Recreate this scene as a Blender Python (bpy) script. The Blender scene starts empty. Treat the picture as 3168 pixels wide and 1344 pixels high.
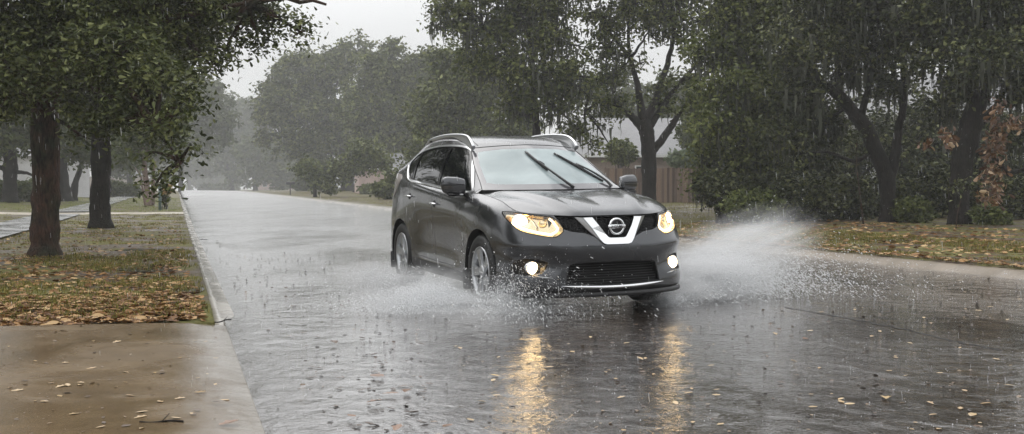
import bpy, bmesh, math, random
import numpy as np
from mathutils import Vector, Matrix, noise
# ------------------------------------------------------------------ camera, sky, sun, exposure
sc = bpy.context.scene
COL = sc.collection
FPX, IW, IH = 3370.0, 3168.0, 1344.0
CAMH, PITCH = 1.1006, 0.02495
cam = bpy.data.objects.new('camera', bpy.data.cameras.new('camera')); COL.objects.link(cam)
cam.data.sensor_width = 36.0; cam.data.lens = 36.0*FPX/IW
cam.data.clip_start = 0.05; cam.data.clip_end = 3000
cam.location = (0, 0, CAMH); cam.rotation_euler = (math.pi/2-PITCH, 0, 0)
sc.camera = cam
SUN_EL, SUN_ROT = math.radians(55), math.radians(-35)
w = bpy.data.worlds.new("World"); sc.world = w; w.use_nodes = True
nt = w.node_tree; nt.nodes.clear()
wo = nt.nodes.new('ShaderNodeOutputWorld'); bg = nt.nodes.new('ShaderNodeBackground')
sky = nt.nodes.new('ShaderNodeTexSky'); sky.sky_type = 'NISHITA'; sky.sun_disc = False
sky.sun_elevation = SUN_EL; sky.sun_rotation = SUN_ROT; sky.air_density = 1.0; sky.dust_density = 4.0; sky.ozone_density = 1.0
hs = nt.nodes.new('ShaderNodeHueSaturation'); hs.inputs['Saturation'].default_value = 0.18
mx = nt.nodes.new('ShaderNodeMix'); mx.data_type = 'RGBA'; mx.inputs[0].default_value = 0.72
mx.inputs[7].default_value = (8.8, 8.9, 9.0, 1)
nt.links.new(sky.outputs[0], hs.inputs['Color']); nt.links.new(hs.outputs[0], mx.inputs[6])
# overcast sky: brighter towards the zenith than at the horizon
tc_ = nt.nodes.new('ShaderNodeTexCoord'); sp_ = nt.nodes.new('ShaderNodeSeparateXYZ'); mr_ = nt.nodes.new('ShaderNodeMapRange')
mr_.interpolation_type = 'SMOOTHSTEP'; mr_.inputs[1].default_value = 0.10; mr_.inputs[2].default_value = 0.36; mr_.inputs[3].default_value = 0.88; mr_.inputs[4].default_value = 1.75
vm_ = nt.nodes.new('ShaderNodeVectorMath'); vm_.operation = 'SCALE'
cn_ = nt.nodes.new('ShaderNodeTexNoise'); cn_.inputs['Scale'].default_value = 2.2; cn_.inputs['Detail'].default_value = 4
cm_ = nt.nodes.new('ShaderNodeMapRange'); cm_.inputs[1].default_value = .3; cm_.inputs[2].default_value = .7; cm_.inputs[3].default_value = .93; cm_.inputs[4].default_value = 1.06
ml_ = nt.nodes.new('ShaderNodeMath'); ml_.operation = 'MULTIPLY'
nt.links.new(tc_.outputs['Generated'], sp_.inputs[0]); nt.links.new(sp_.outputs['Z'], mr_.inputs[0]); nt.links.new(tc_.outputs['Generated'], cn_.inputs['Vector']); nt.links.new(cn_.outputs['Fac'], cm_.inputs[0])
nt.links.new(mr_.outputs[0], ml_.inputs[0]); nt.links.new(cm_.outputs[0], ml_.inputs[1])
nt.links.new(mx.outputs[2], vm_.inputs[0]); nt.links.new(ml_.outputs[0], vm_.inputs['Scale']); nt.links.new(vm_.outputs[0], bg.inputs[0]); bg.inputs[1].default_value = 0.10
nt.links.new(bg.outputs[0], wo.inputs[0])
sun = bpy.data.objects.new('sun', bpy.data.lights.new('sun', 'SUN')); COL.objects.link(sun)
sun.data.energy = 0.6; sun.data.angle = math.radians(60); sun.data.color = (1, .97, .93)
sun.rotation_euler = (math.pi/2-SUN_EL, 0, math.pi-SUN_ROT)
sc.view_settings.view_transform = 'Standard'; sc.view_settings.look = 'None'
sc.view_settings.exposure = 0.24; sc.view_settings.gamma = 1.0
sc.cycles.max_bounces = 8; sc.cycles.diffuse_bounces = 2; sc.cycles.glossy_bounces = 3
sc.cycles.transmission_bounces = 4; sc.cycles.volume_bounces = 1; sc.cycles.transparent_max_bounces = 12
sc.cycles.use_denoising = True; sc.cycles.sample_clamp_indirect = 6.0
sc.cycles.volume_step_rate = 1.0; sc.cycles.volume_max_steps = 96

rnd = random.Random(7); RNG = np.random.default_rng(7)
# ------------------------------------------------------------------ coordinates
RA = -0.2990                      # road direction, radians from the camera's heading
RD = np.array([math.sin(RA), math.cos(RA)]); RL = np.array([math.cos(RA), -math.sin(RA)])
def road(lat, s, z=0.0):
    p = RL*lat + RD*s
    return (float(p[0]), float(p[1]), float(z))
def latlong(x, y):
    return x*RL[0]+y*RL[1], x*RD[0]+y*RD[1]
def base_z(s):                    # the road climbs very gently away from the camera
    s = np.asarray(s, float)
    return 0.0055*np.clip(s-33, 0, 130)
def sstep(a, b, x):
    t = np.clip((np.asarray(x, float)-a)/(b-a), 0, 1); return t*t*(3-2*t)
def ground_z(lat, s):
    lat = np.asarray(lat, float); s = np.asarray(s, float)
    z = base_z(s)
    z = z + np.where(lat > 10.45, 0.07+0.017*(lat-10.45), 0)
    z = np.where(lat < 0.3, z+0.008+0.042*sstep(9.3, 10.6, s)+0.035*np.clip(-5.6-lat, 0, 18), z)
    return z
def at(u, v, d):                  # photo pixel and distance -> point of the world
    yc = (IH/2-v)/FPX; xc = (u-IW/2)/FPX
    c, s_ = math.cos(PITCH), math.sin(PITCH)
    dirv = np.array([xc, c+yc*s_, -s_+yc*c]); t = d/dirv[1]
    return np.array([dirv[0]*t, d, CAMH+dirv[2]*t])
def on_ground(u, d):
    x = (u-IW/2)/FPX*d; la, s = latlong(x, d)
    return np.array([x, d, float(ground_z(la, s))])
# ------------------------------------------------------------------ object helpers
def tag(o, label=None, cat=None, group=None, kind=None):
    if label: o['label'] = label
    if cat: o['category'] = cat
    if group: o['group'] = group
    if kind: o['kind'] = kind
    return o
def empty(name, loc=(0, 0, 0), rz=0.0, **k):
    o = bpy.data.objects.new(name, None); COL.objects.link(o); o.location = loc; o.rotation_euler = (0, 0, rz)
    o.empty_display_size = .1
    return tag(o, **k)
def link(name, me, mats, parent=None, **k):
    o = bpy.data.objects.new(name, me); COL.objects.link(o)
    for m in (mats if isinstance(mats, (list, tuple)) else [mats]): me.materials.append(m)
    if parent is not None: o.parent = parent
    return tag(o, **k)
def np_mesh(name, verts, faces, smooth=False):
    """faces: (n,3) or (n,4) int array, or list of tuples"""
    me = bpy.data.meshes.new(name)
    if isinstance(faces, np.ndarray):
        n, k = faces.shape; V = np.asarray(verts, np.float32)
        me.vertices.add(len(V)); me.vertices.foreach_set('co', V.ravel())
        me.loops.add(n*k); me.loops.foreach_set('vertex_index', faces.astype(np.int32).ravel())
        me.polygons.add(n); me.polygons.foreach_set('loop_start', np.arange(0, n*k, k, dtype=np.int32))
        me.polygons.foreach_set('loop_total', np.full(n, k, np.int32))
        if smooth: me.polygons.foreach_set('use_smooth', np.ones(n, bool))
        me.update(calc_edges=True)
    else:
        me.from_pydata([tuple(map(float, v)) for v in verts], [], faces); me.update()
        if smooth: me.polygons.foreach_set('use_smooth', np.ones(len(me.polygons), bool))
    return me
class MB:
    """collects simple shapes into one mesh"""
    def __init__(s): s.v = []; s.f = []; s.sm = []
    def add(s, V, F, smooth=False):
        o = len(s.v); s.v += [tuple(map(float, p)) for p in V]; s.f += [tuple(i+o for i in f) for f in F]; s.sm += [smooth]*len(F); return s
    def box(s, c, d, R=None, bev=0.0):
        c = np.array(c, float); h = np.array(d, float)/2
        b = min(bev, *(h*.9)) if bev else 0
        if not b:
            V = np.array([[x, y, z] for x in (-1, 1) for y in (-1, 1) for z in (-1, 1)])*h
            F = [(0, 1, 3, 2), (4, 6, 7, 5), (0, 4, 5, 1), (2, 3, 7, 6), (0, 2, 6, 4), (1, 5, 7, 3)]
        else:
            bm = bmesh.new(); bmesh.ops.create_cube(bm, size=2)
            for v in bm.verts: v.co = Vector((v.co.x*h[0], v.co.y*h[1], v.co.z*h[2]))
            bmesh.ops.bevel(bm, geom=bm.edges[:], offset=b, segments=2, affect='EDGES')
            bm.verts.index_update(); V = np.array([v.co[:] for v in bm.verts]); F = [tuple(v.index for v in f.verts) for f in bm.faces]; bm.free()
        if R is not None: V = V@np.array(R).T
        return s.add(V+c, F, bool(b))
    def tube(s, pts, rad, n=8, cap=True, sq=1.0, smooth=True):
        P = np.array(pts, float); m = len(P); rad = np.broadcast_to(np.array(rad, float), (m,))
        T = np.gradient(P, axis=0); T /= np.linalg.norm(T, axis=1)[:, None]+1e-9
        ref = np.array([0, 0, 1.]) if abs(T[0][2]) < .9 else np.array([1., 0, 0])
        V = []; u = np.cross(T[0], ref); u /= np.linalg.norm(u)
        for i in range(m):
            u = u-T[i]*np.dot(u, T[i]); u /= np.linalg.norm(u)+1e-9; w_ = np.cross(T[i], u)
            for k in range(n):
                a = 2*math.pi*k/n; V.append(P[i]+rad[i]*(u*math.cos(a)+w_*math.sin(a)*sq))
        F = [(i*n+k, i*n+(k+1) % n, (i+1)*n+(k+1) % n, (i+1)*n+k) for i in range(m-1) for k in range(n)]
        s.add(V, F, smooth)
        if cap:
            o = len(s.v)-m*n; s.f += [tuple(o+k for k in range(n))[::-1], tuple(o+(m-1)*n+k for k in range(n))]; s.sm += [False, False]
        return s
    def lathe(s, prof, n=32, axis='x', c=(0, 0, 0), smooth=True):
        """prof: (radius, height along axis)"""
        V = []
        for r, h in prof:
            for k in range(n):
                a = 2*math.pi*k/n; p = {'x': (h, r*math.cos(a), r*math.sin(a)), 'y': (r*math.cos(a), h, r*math.sin(a)), 'z': (r*math.cos(a), r*math.sin(a), h)}[axis]
                V.append(np.array(p)+c)
        F = [(i*n+k, i*n+(k+1) % n, (i+1)*n+(k+1) % n, (i+1)*n+k) for i in range(len(prof)-1) for k in range(n)]
        return s.add(V, F, smooth)
    def build(s, name, mats, parent=None, fix=True, **k):
        me = bpy.data.meshes.new(name); me.from_pydata(s.v, [], s.f); me.update()
        me.polygons.foreach_set('use_smooth', np.array(s.sm, bool))
        if fix:
            bm = bmesh.new(); bm.from_mesh(me); bmesh.ops.recalc_face_normals(bm, faces=bm.faces[:]); bm.to_mesh(me); bm.free()
        return link(name, me, mats, parent, **k)
# ------------------------------------------------------------------ material helpers
def mat(name, color=(.5, .5, .5), rough=.5, metal=0, coat=0, coat_rough=.03, spec=.5, alpha=1, emit=None, estr=0, ior=1.45, trans=0):
    m = bpy.data.materials.new(name); m.use_nodes = True; b = m.node_tree.nodes['Principled BSDF']
    b.inputs['Base Color'].default_value = (*color, 1); b.inputs['Roughness'].default_value = rough
    b.inputs['Metallic'].default_value = metal; b.inputs['Coat Weight'].default_value = coat
    b.inputs['Coat Roughness'].default_value = coat_rough; b.inputs['Specular IOR Level'].default_value = spec
    b.inputs['Alpha'].default_value = alpha; b.inputs['IOR'].default_value = ior; b.inputs['Transmission Weight'].default_value = trans
    if emit: b.inputs['Emission Color'].default_value = (*emit, 1); b.inputs['Emission Strength'].default_value = estr
    return m
class N:
    """small node-graph helper"""
    def __init__(s, m): s.m = m; s.t = m.node_tree; s.b = s.t.nodes.get('Principled BSDF')
    def n(s, typ, **kw):
        nd = s.t.nodes.new('ShaderNode'+typ)
        for k, v in kw.items():
            if k.startswith('_'): setattr(nd, k[1:], v)
            else: nd.inputs[k.replace('__', ' ')].default_value = v
        return nd
    def l(s, a, b): s.t.links.new(a, b); return s
    def coord(s, kind='Object', scale=(1, 1, 1), rot=(0, 0, 0)):
        if kind == 'Position': c = s.n('NewGeometry').outputs['Position']
        else: c = s.n('TexCoord').outputs[kind]
        mp = s.n('Mapping'); mp.inputs['Scale'].default_value = scale; mp.inputs['Rotation'].default_value = rot
        s.l(c, mp.inputs['Vector']); return mp.outputs[0]
    def noise(s, co, scale, detail=3, rough=.5, dist=0):
        nd = s.n('TexNoise', Scale=scale, Detail=detail, Roughness=rough, Distortion=dist); s.l(co, nd.inputs['Vector']); return nd.outputs['Fac']
    def ramp(s, fac, stops, interp='LINEAR'):
        r = s.n('ValToRGB'); cr = r.color_ramp; cr.interpolation = interp
        while len(cr.elements) < len(stops): cr.elements.new(.5)
        for e, (p, c) in zip(cr.elements, stops):
            e.position = p; e.color = (*c, 1) if isinstance(c, tuple) else (c, c, c, 1)
        s.l(fac, r.inputs[0]); return r.outputs[0]
    def mix(s, fac, a, b, mode='MIX'):
        m = s.n('Mix', _data_type='RGBA', _blend_type=mode)
        for val, i in ((fac, 0), (a, 6), (b, 7)):
            if isinstance(val, (int, float)): m.inputs[i].default_value = val if i == 0 else (val, val, val, 1)
            elif isinstance(val, tuple): m.inputs[i].default_value = (*val, 1)
            else: s.l(val, m.inputs[i])
        return m.outputs[2]
    def math(s, op, a, b=0.0, c=None):
        m = s.n('Math', _operation=op)
        for i, val in enumerate((a, b) if c is None else (a, b, c)):
            if isinstance(val, (int, float)): m.inputs[i].default_value = val
            else: s.l(val, m.inputs[i])
        return m.outputs[0]
    def bump(s, h, strength=.3, dist=.02, prev=None):
        b = s.n('Bump', Strength=strength, Distance=dist); s.l(h, b.inputs['Height'])
        if prev is not None: s.l(prev, b.inputs['Normal'])
        return b.outputs[0]
    def set(s, **kw):
        for k, v in kw.items():
            i = s.b.inputs[k.replace('__', ' ')]
            if isinstance(v, (int, float)): i.default_value = v
            elif isinstance(v, tuple): i.default_value = (*v, 1)
            else: s.l(v, i)
        return s.m
ROADROT = (0, 0, RA)  # Mapping rotation that lines X/Y up with the road
def m_leaf(name, cols, rough=.38, trans=.25, spec=.5):
    m = mat(name, rough=rough, spec=spec); g = N(m)
    r = g.n('NewGeometry').outputs['Random Per Island']
    n = g.noise(g.coord('Position'), .55, 2)
    f = g.math('ADD', g.math('MULTIPLY', r, .6), g.math('MULTIPLY', n, .55))
    k = len(cols)
    c = g.ramp(f, [(.12+.85*i/(k-1), cols[i]) for i in range(k)])
    g.set(Base__Color=c)
    tl = g.n('BsdfTranslucent'); g.l(c, tl.inputs['Color'])
    ms = g.n('MixShader'); ms.inputs[0].default_value = trans
    g.l(g.b.outputs[0], ms.inputs[1]); g.l(tl.outputs[0], ms.inputs[2]); g.l(ms.outputs[0], g.t.nodes['Material Output'].inputs['Surface'])
    return m
M = {}
M['leaf_near'] = m_leaf('oak_leaf', [(.014, .021, .004), (.038, .050, .010), (.080, .097, .024), (.30, .32, .13)], .30, .12, .30)  # pale last stop paints sparkle into some leaves
M['leaf_dark'] = m_leaf('woods_leaf', [(.007, .011, .003), (.020, .027, .008), (.052, .062, .019), (.24, .25, .11)], .34, .10, .18)  # brightest stop is painted glint on a few leaves
M['leaf_mid'] = m_leaf('moss_oak_leaf', [(.018, .026, .006), (.052, .067, .016), (.110, .128, .036), (.26, .28, .10)], .42, .15, .15)  # top colour imitates light catching scattered leaves
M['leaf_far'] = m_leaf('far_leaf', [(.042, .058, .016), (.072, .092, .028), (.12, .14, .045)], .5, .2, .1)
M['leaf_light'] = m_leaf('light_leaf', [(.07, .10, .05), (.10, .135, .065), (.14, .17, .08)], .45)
M['leaf_brown'] = m_leaf('dead_leaf', [(.030, .014, .007), (.075, .034, .015), (.17, .085, .036), (.60, .44, .27)], .4, .2)
M['moss'] = m_leaf('hanging_moss', [(.030, .034, .022), (.055, .06, .040), (.10, .105, .075)], .8, .2)
M['lawn'] = m_leaf('lawn_grass', [(.10, .13, .03), (.19, .23, .06), (.30, .32, .10)], .5, .3)
def m_bark(name, c0, c1, c2):
    m = mat(name, rough=.65, spec=.2); g = N(m)
    co = g.coord('Object', (1, 1, .22))
    n1 = g.noise(co, 22, 5, .65, .6); n2 = g.noise(g.coord('Object'), 3.2, 3)
    vo = g.n('TexVoronoi', Scale=26.0, _feature='DISTANCE_TO_EDGE'); g.l(co, vo.inputs['Vector'])
    h = g.math('ADD', n1, g.math('MULTIPLY', vo.outputs['Distance'], 1.3))
    c = g.mix(g.ramp(n2, [(.4, 0.), (.65, 1.)]), g.ramp(n1, [(.3, c0), (.7, c1)]), g.ramp(n1, [(.35, c0), (.75, c2)]))
    return g.set(Base__Color=c, Normal=g.bump(h, .9, .03), Roughness=g.ramp(n2, [(.3, .45), (.7, .85)]))
M['bark'] = m_bark('wet_bark', (.012, .008, .006), (.10, .050, .032), (.06, .07, .042))
M['bark_dark'] = m_bark('dark_bark', (.006, .005, .004), (.026, .019, .015), (.026, .027, .019))
M['bark_pale'] = m_bark('smooth_pale_bark', (.16, .11, .09), (.30, .22, .18), (.22, .18, .15))
# ------------------------------------------------------------------ setting materials
def m_road():
    m = mat('wet_asphalt'); g = N(m)
    co = g.coord('Position', rot=ROADROT)
    fine = g.noise(co, 130, 2); mid = g.noise(co, 9, 4, .6); big = g.noise(g.coord('Position', (.55, .16, .5), ROADROT), 1.0, 3, .55)
    base = g.ramp(g.math('ADD', g.math('MULTIPLY', fine, .55), g.math('MULTIPLY', mid, .45)), [(.3, (.018, .013, .010)), (.72, (.066, .050, .040))])
    water = g.ramp(big, [(.30, 0.), (.52, 1.)])
    rough = g.mix(water, g.ramp(mid, [(.3, .08), (.7, .20)]), .03)
    # rain rings
    v = g.n('TexVoronoi', Scale=3.6); g.l(co, v.inputs['Vector'])
    d = v.outputs['Distance']; ring = g.math('MULTIPLY', g.math('SINE', g.math('MULTIPLY', d, 62.0)), g.ramp(d, [(.0, 1.), (.34, .25), (.5, 0.)]))
    v2 = g.n('TexVoronoi', Scale=8.0); g.l(co, v2.inputs['Vector'])
    d2 = v2.outputs['Distance']; ring2 = g.math('MULTIPLY', g.math('SINE', g.math('MULTIPLY', d2, 40.0)), g.ramp(d2, [(.0, 1.), (.36, .2), (.5, 0.)]))
    rip = g.math('ADD', g.math('MULTIPLY', g.noise(g.coord('Position', (1, .8, 1), (0, 0, .7)), 6.3, 5, .60, 1.1), .8), g.math('MULTIPLY', g.noise(g.coord('Position', (1, 1.3, 1), (0, 0, .2)), 24, 4, .7, .3), .22))
    rip2 = g.noise(g.coord('Position', (1, 1.0, 1), ROADROT), 3.2, 3, .5, .2)
    calm = g.ramp(g.noise(g.coord('Position', (.5, .22, 1), ROADROT), 1.3, 4, .6, .8), [(.36, .35), (.58, 1.)]); rip = g.math('MULTIPLY', rip, calm)
    nrm = g.bump(rip2, .45, .03); nrm = g.bump(rip, .85, .018, nrm); nrm = g.bump(ring, .22, .003, nrm); nrm = g.bump(ring2, .2, .002, nrm)
    nrm = g.bump(fine, .10, .004, nrm)
    return g.set(Base__Color=base, Roughness=rough, Normal=nrm, IOR=1.40, Specular__IOR__Level=.7, Coat__Weight=1.0, Coat__IOR=1.45, Coat__Roughness=rough, Coat__Normal=nrm)
def m_concrete(name, c0, c1, wet=.15, rip=.25, edge=None):
    m = mat(name); g = N(m); co = g.coord('Position', rot=ROADROT)
    n = g.noise(co, 1.9, 6, .65, .3); f = g.noise(co, 75, 4, .75); st = g.noise(g.coord('Position', (.9, 1.2, 1), ROADROT), .9, 4, .6, .6)
    k = g.math('ADD', g.math('MULTIPLY', n, .6), g.math('MULTIPLY', f, .4))
    col = g.ramp(k, [(.32, c0), (.66, c1)])
    ro = g.ramp(st, [(.38, wet), (.62, wet+.28)])
    if edge:                                  # paler gutter pan towards the road, own tone plus painted water shine, wandering edge
        sx_ = g.n('SeparateXYZ'); g.l(co, sx_.inputs[0])
        e = g.ramp(g.math('ADD', g.math('MULTIPLY', sx_.outputs[0], 1.0), g.math('MULTIPLY', g.math('SUBTRACT', n, .5), 1.1)), [(.0, 0.), (.38, 1.)])
        col = g.mix(e, col, g.ramp(k, [(.32, edge[0]), (.66, edge[1])])); ro = g.mix(e, ro, .05)
    nr = g.bump(g.noise(co, 11, 3), rip, .010); nr = g.bump(f, .25, .004, nr)
    return g.set(Base__Color=col, Roughness=ro, Normal=nr, IOR=1.36)
def m_ground():
    m = mat('lawn_soil'); g = N(m); co = g.coord('Position', rot=ROADROT)
    n = g.noise(co, .8, 5, .6, .3); f = g.noise(co, 26, 4, .7); n3 = g.noise(co, .25, 3)
    grass = g.ramp(f, [(.3, (.045, .045, .012)), (.55, (.13, .125, .030)), (.8, (.26, .22, .07))])
    dirt = g.ramp(f, [(.3, (.022, .014, .008)), (.55, (.065, .040, .021)), (.8, (.17, .11, .055))])
    k = g.ramp(n, [(.44, 0.), (.58, 1.)])
    return g.set(Base__Color=g.mix(k, dirt, grass), Roughness=g.ramp(n, [(.35, .35), (.6, .8)]), Specular__IOR__Level=.25, Normal=g.bump(f, .8, .03))
M['road'] = m_road()
M['drive'] = m_concrete('wet_concrete_drive', (.085, .056, .029), (.20, .142, .082), .06, .25, ((.15, .13, .105), (.28, .255, .22)))
M['gutter'] = m_concrete('wet_gutter_concrete', (.11, .09, .065), (.22, .185, .14), .04, .15)
M['gutter_kerb'] = m_concrete('pale_wet_kerb_concrete', (.22, .20, .17), (.38, .36, .32), .08, .2)
M['kerb'] = m_concrete('kerb_concrete', (.11, .09, .065), (.24, .195, .145), .2)
M['walk'] = m_concrete('sidewalk_concrete', (.16, .16, .16), (.30, .30, .29), .12)
M['drive_far'] = m_concrete('pale_drive_concrete', (.32, .28, .22), (.46, .41, .33), .25)
M['ground'] = m_ground()
# ------------------------------------------------------------------ setting
def sheet(name, lats, ss, zf, m, **k):
    la = np.array(lats, float); s = np.array(ss, float)
    A, B = np.meshgrid(la, s, indexing='ij'); Z = zf(A, B)
    X = A*RL[0]+B*RD[0]; Y = A*RL[1]+B*RD[1]
    V = np.stack([X, Y, Z], -1).reshape(-1, 3); n, q = A.shape
    i, j = np.meshgrid(np.arange(n-1), np.arange(q-1), indexing='ij'); a = (i*q+j).ravel()
    F = np.stack([a, a+q, a+q+1, a+1], 1)
    return link(name, np_mesh(name, V, F, True), m, kind='structure', **k)
SS = np.r_[np.arange(-12, 60, .5), np.arange(60, 200, 4), np.arange(200, 620, 40)]
def gz(la, s):
    z = ground_z(la, s)
    z = np.where((la > .30) & (la < 10.45), base_z(s)-.12, z)
    bumpz = np.vectorize(lambda a, b: noise.noise(Vector((a*.9, b*.9, 0)))*.5+noise.noise(Vector((a*2.6, b*2.6, 3)))*.2)(la, s)
    side = np.where(la < .3, sstep(.28, -.4, la), sstep(10.5, 11.2, la))
    z = z+bumpz*.07*side*np.where(la < .3, sstep(9.2, 10.4, s), 1)
    dv = (la < .31) & (la > -6.5) & (s < 9.26)              # under the near driveway
    z = np.where(dv, -.14, z)
    dv2 = (la < .31) & (la > -40) & (s > 46.0) & (s < 49.2)
    z = np.where(dv2, base_z(s)-.05+.035*np.clip(-5.6-la, 0, 18), z)
    return z
LG = np.r_[-400, -200, -120, -80, -60, -45, -35, -28, -22, np.arange(-18, -6, 1.), np.arange(-6, .2, .25), .2, .295, .305, .5, 10.3, 10.44, 10.46, 10.6, np.arange(10.8, 16, .4), np.arange(16, 30, 1.), 32, 36, 42, 50, 60, 80, 120, 200, 400]
SG = np.sort(np.r_[SS, 9.25, 9.27, 45.99, 46.01, 49.19, 49.21])
sheet('ground', LG, SG, gz, M['ground'])
def rz(la, s):
    crown = -.010*np.clip(np.abs(la-5.2)-2.5, 0, 3)
    return base_z(s)+crown
sheet('road', np.r_[.385, .7, 1.2, 2, 3, 4, 5.2, 6.5, 8, 9, 9.8, 10.22], SS, rz, M['road'])
def gut(la, s): return base_z(s)-.024+.03*np.abs(la-.5)
# wet concrete gutter pan and low kerb on the left, kerb on the right
def gutz(la, s):
    k = sstep(10.2, 8.9, s)                                   # kerb drops at the driveway
    z = base_z(s)+np.where(la <= .36, .075*(1-k)+.006, np.where(la < .5, .006-.004, -.016))
    return z
sheet('gutter', [.285, .30, .355, .375, .47, .52], np.r_[9.1, 9.3, SS[SS > 9.45]], lambda a, b: base_z(b)+np.interp(a, [.285, .30, .355, .375, .47, .52], [-.1, .052, .050, -.006, -.016, -.032])-np.where(a < .36, .040*sstep(12.0, 9.6, b), 0)-.07*sstep(9.75, 9.2, b), M['gutter_kerb'])
sheet('kerb', [10.17, 10.22, 10.28, 10.33, 10.46, 10.50], SS, lambda a, b: base_z(b)+np.interp(a, [10.17, 10.22, 10.28, 10.33, 10.46, 10.50], [-.05, .0, .025, .060, .066, -.05]), M['kerb'])
sheet('driveway', np.r_[np.arange(-8, -.1, .35), .0, .10, .20, .30, .40], np.r_[np.arange(-2, 9.2, .3), 9.24, 9.30], lambda a, b: .014+.016*np.clip(-a, 0, 8)-.105*np.clip(a-.05, 0, 1)-.004*(a > .39), M['drive'])
sheet('driveway', np.r_[np.linspace(-40, 0, 30), .29], [46.05, 47, 48, 49.15], lambda a, b: base_z(b)+.055+.035*np.clip(-5.6-a, 0, 18), M['drive_far'])
sheet('sidewalk', [-5.1, -4.3, -3.55], SS[(SS > 9.6) & (SS < 45.9)], lambda a, b: ground_z(a, b)+.045, M['walk'])
sheet('sidewalk', [-5.1, -4.3, -3.55], SS[(SS > 49.3) & (SS < 150)], lambda a, b: ground_z(a, b)+.045, M['walk'])
# ------------------------------------------------------------------ trees
def leaf_cloud(name, C, S, m, parent, seed, shape='leaf', droop=.35, **k):
    """C (N,3) leaf bases, S (N,) leaf lengths -> one crown mesh of folded leaves"""
    r = np.random.default_rng(seed); n = len(C)
    a = r.normal(size=(n, 3)); a[:, 2] = a[:, 2]*.6-droop; a /= np.linalg.norm(a, axis=1)[:, None]
    b = np.cross(a, r.normal(size=(n, 3))); b /= np.linalg.norm(b, axis=1)[:, None]+1e-9
    c = np.cross(a, b); S = S[:, None]
    if shape == 'leaf':        # six points, four folded faces: oak leaf outline, wider towards the tip
        V = np.stack([C, C+a*S*.45+b*S*.17+c*S*.07, C+a*S*.82+b*S*.21+c*S*.05, C+a*S*1.0-c*S*.06, C+a*S*.82-b*S*.21+c*S*.05, C+a*S*.45-b*S*.17+c*S*.07, C+a*S*.5-c*S*.03], 1).reshape(-1, 3)
        o = (np.arange(n)*7)[:, None]
        F = np.concatenate([o+np.array([[0, 6, 1, 1]])*1, ], 0)
        Q = np.concatenate([o+np.array([t]) for t in ([0, 6, 1], [6, 2, 1], [6, 3, 2], [6, 4, 3], [6, 5, 4], [0, 5, 6])], 0)
    else:
        wd = .27 if shape == 'quad' else .36
        V = np.stack([C, C+a*S*.55+b*S*wd+c*S*.1, C+a*S, C+a*S*.55-b*S*wd+c*S*.1], 1).reshape(-1, 3)
        o = (np.arange(n)*4)[:, None]
        Q = np.concatenate([o+np.array([[0, 2, 1]]), o+np.array([[0, 3, 2]])], 0)
    return link(name, np_mesh(name, V, Q), m, parent, **k)
def in_blob(r, n, shell=.5):
    p = r.normal(size=(n, 3)); p /= np.linalg.norm(p, axis=1)[:, None]; return p*(r.random(n)**shell)[:, None]
def limb(p0, p1, r0, r1, r, bend=.12, n=7):
    p0 = np.array(p0); p1 = np.array(p1); L = np.linalg.norm(p1-p0); t = np.linspace(0, 1, n)[:, None]
    off = r.normal(size=(1, 3))*bend*L; off[0, 2] = abs(off[0, 2])*.8+.08*L
    P = p0+(p1-p0)*t+off*(t*(1-t)*3)*.6+r.normal(size=(n, 3))*L*.018*np.sin(t*math.pi)
    return P, np.linspace(r0, r1, n)
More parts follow.
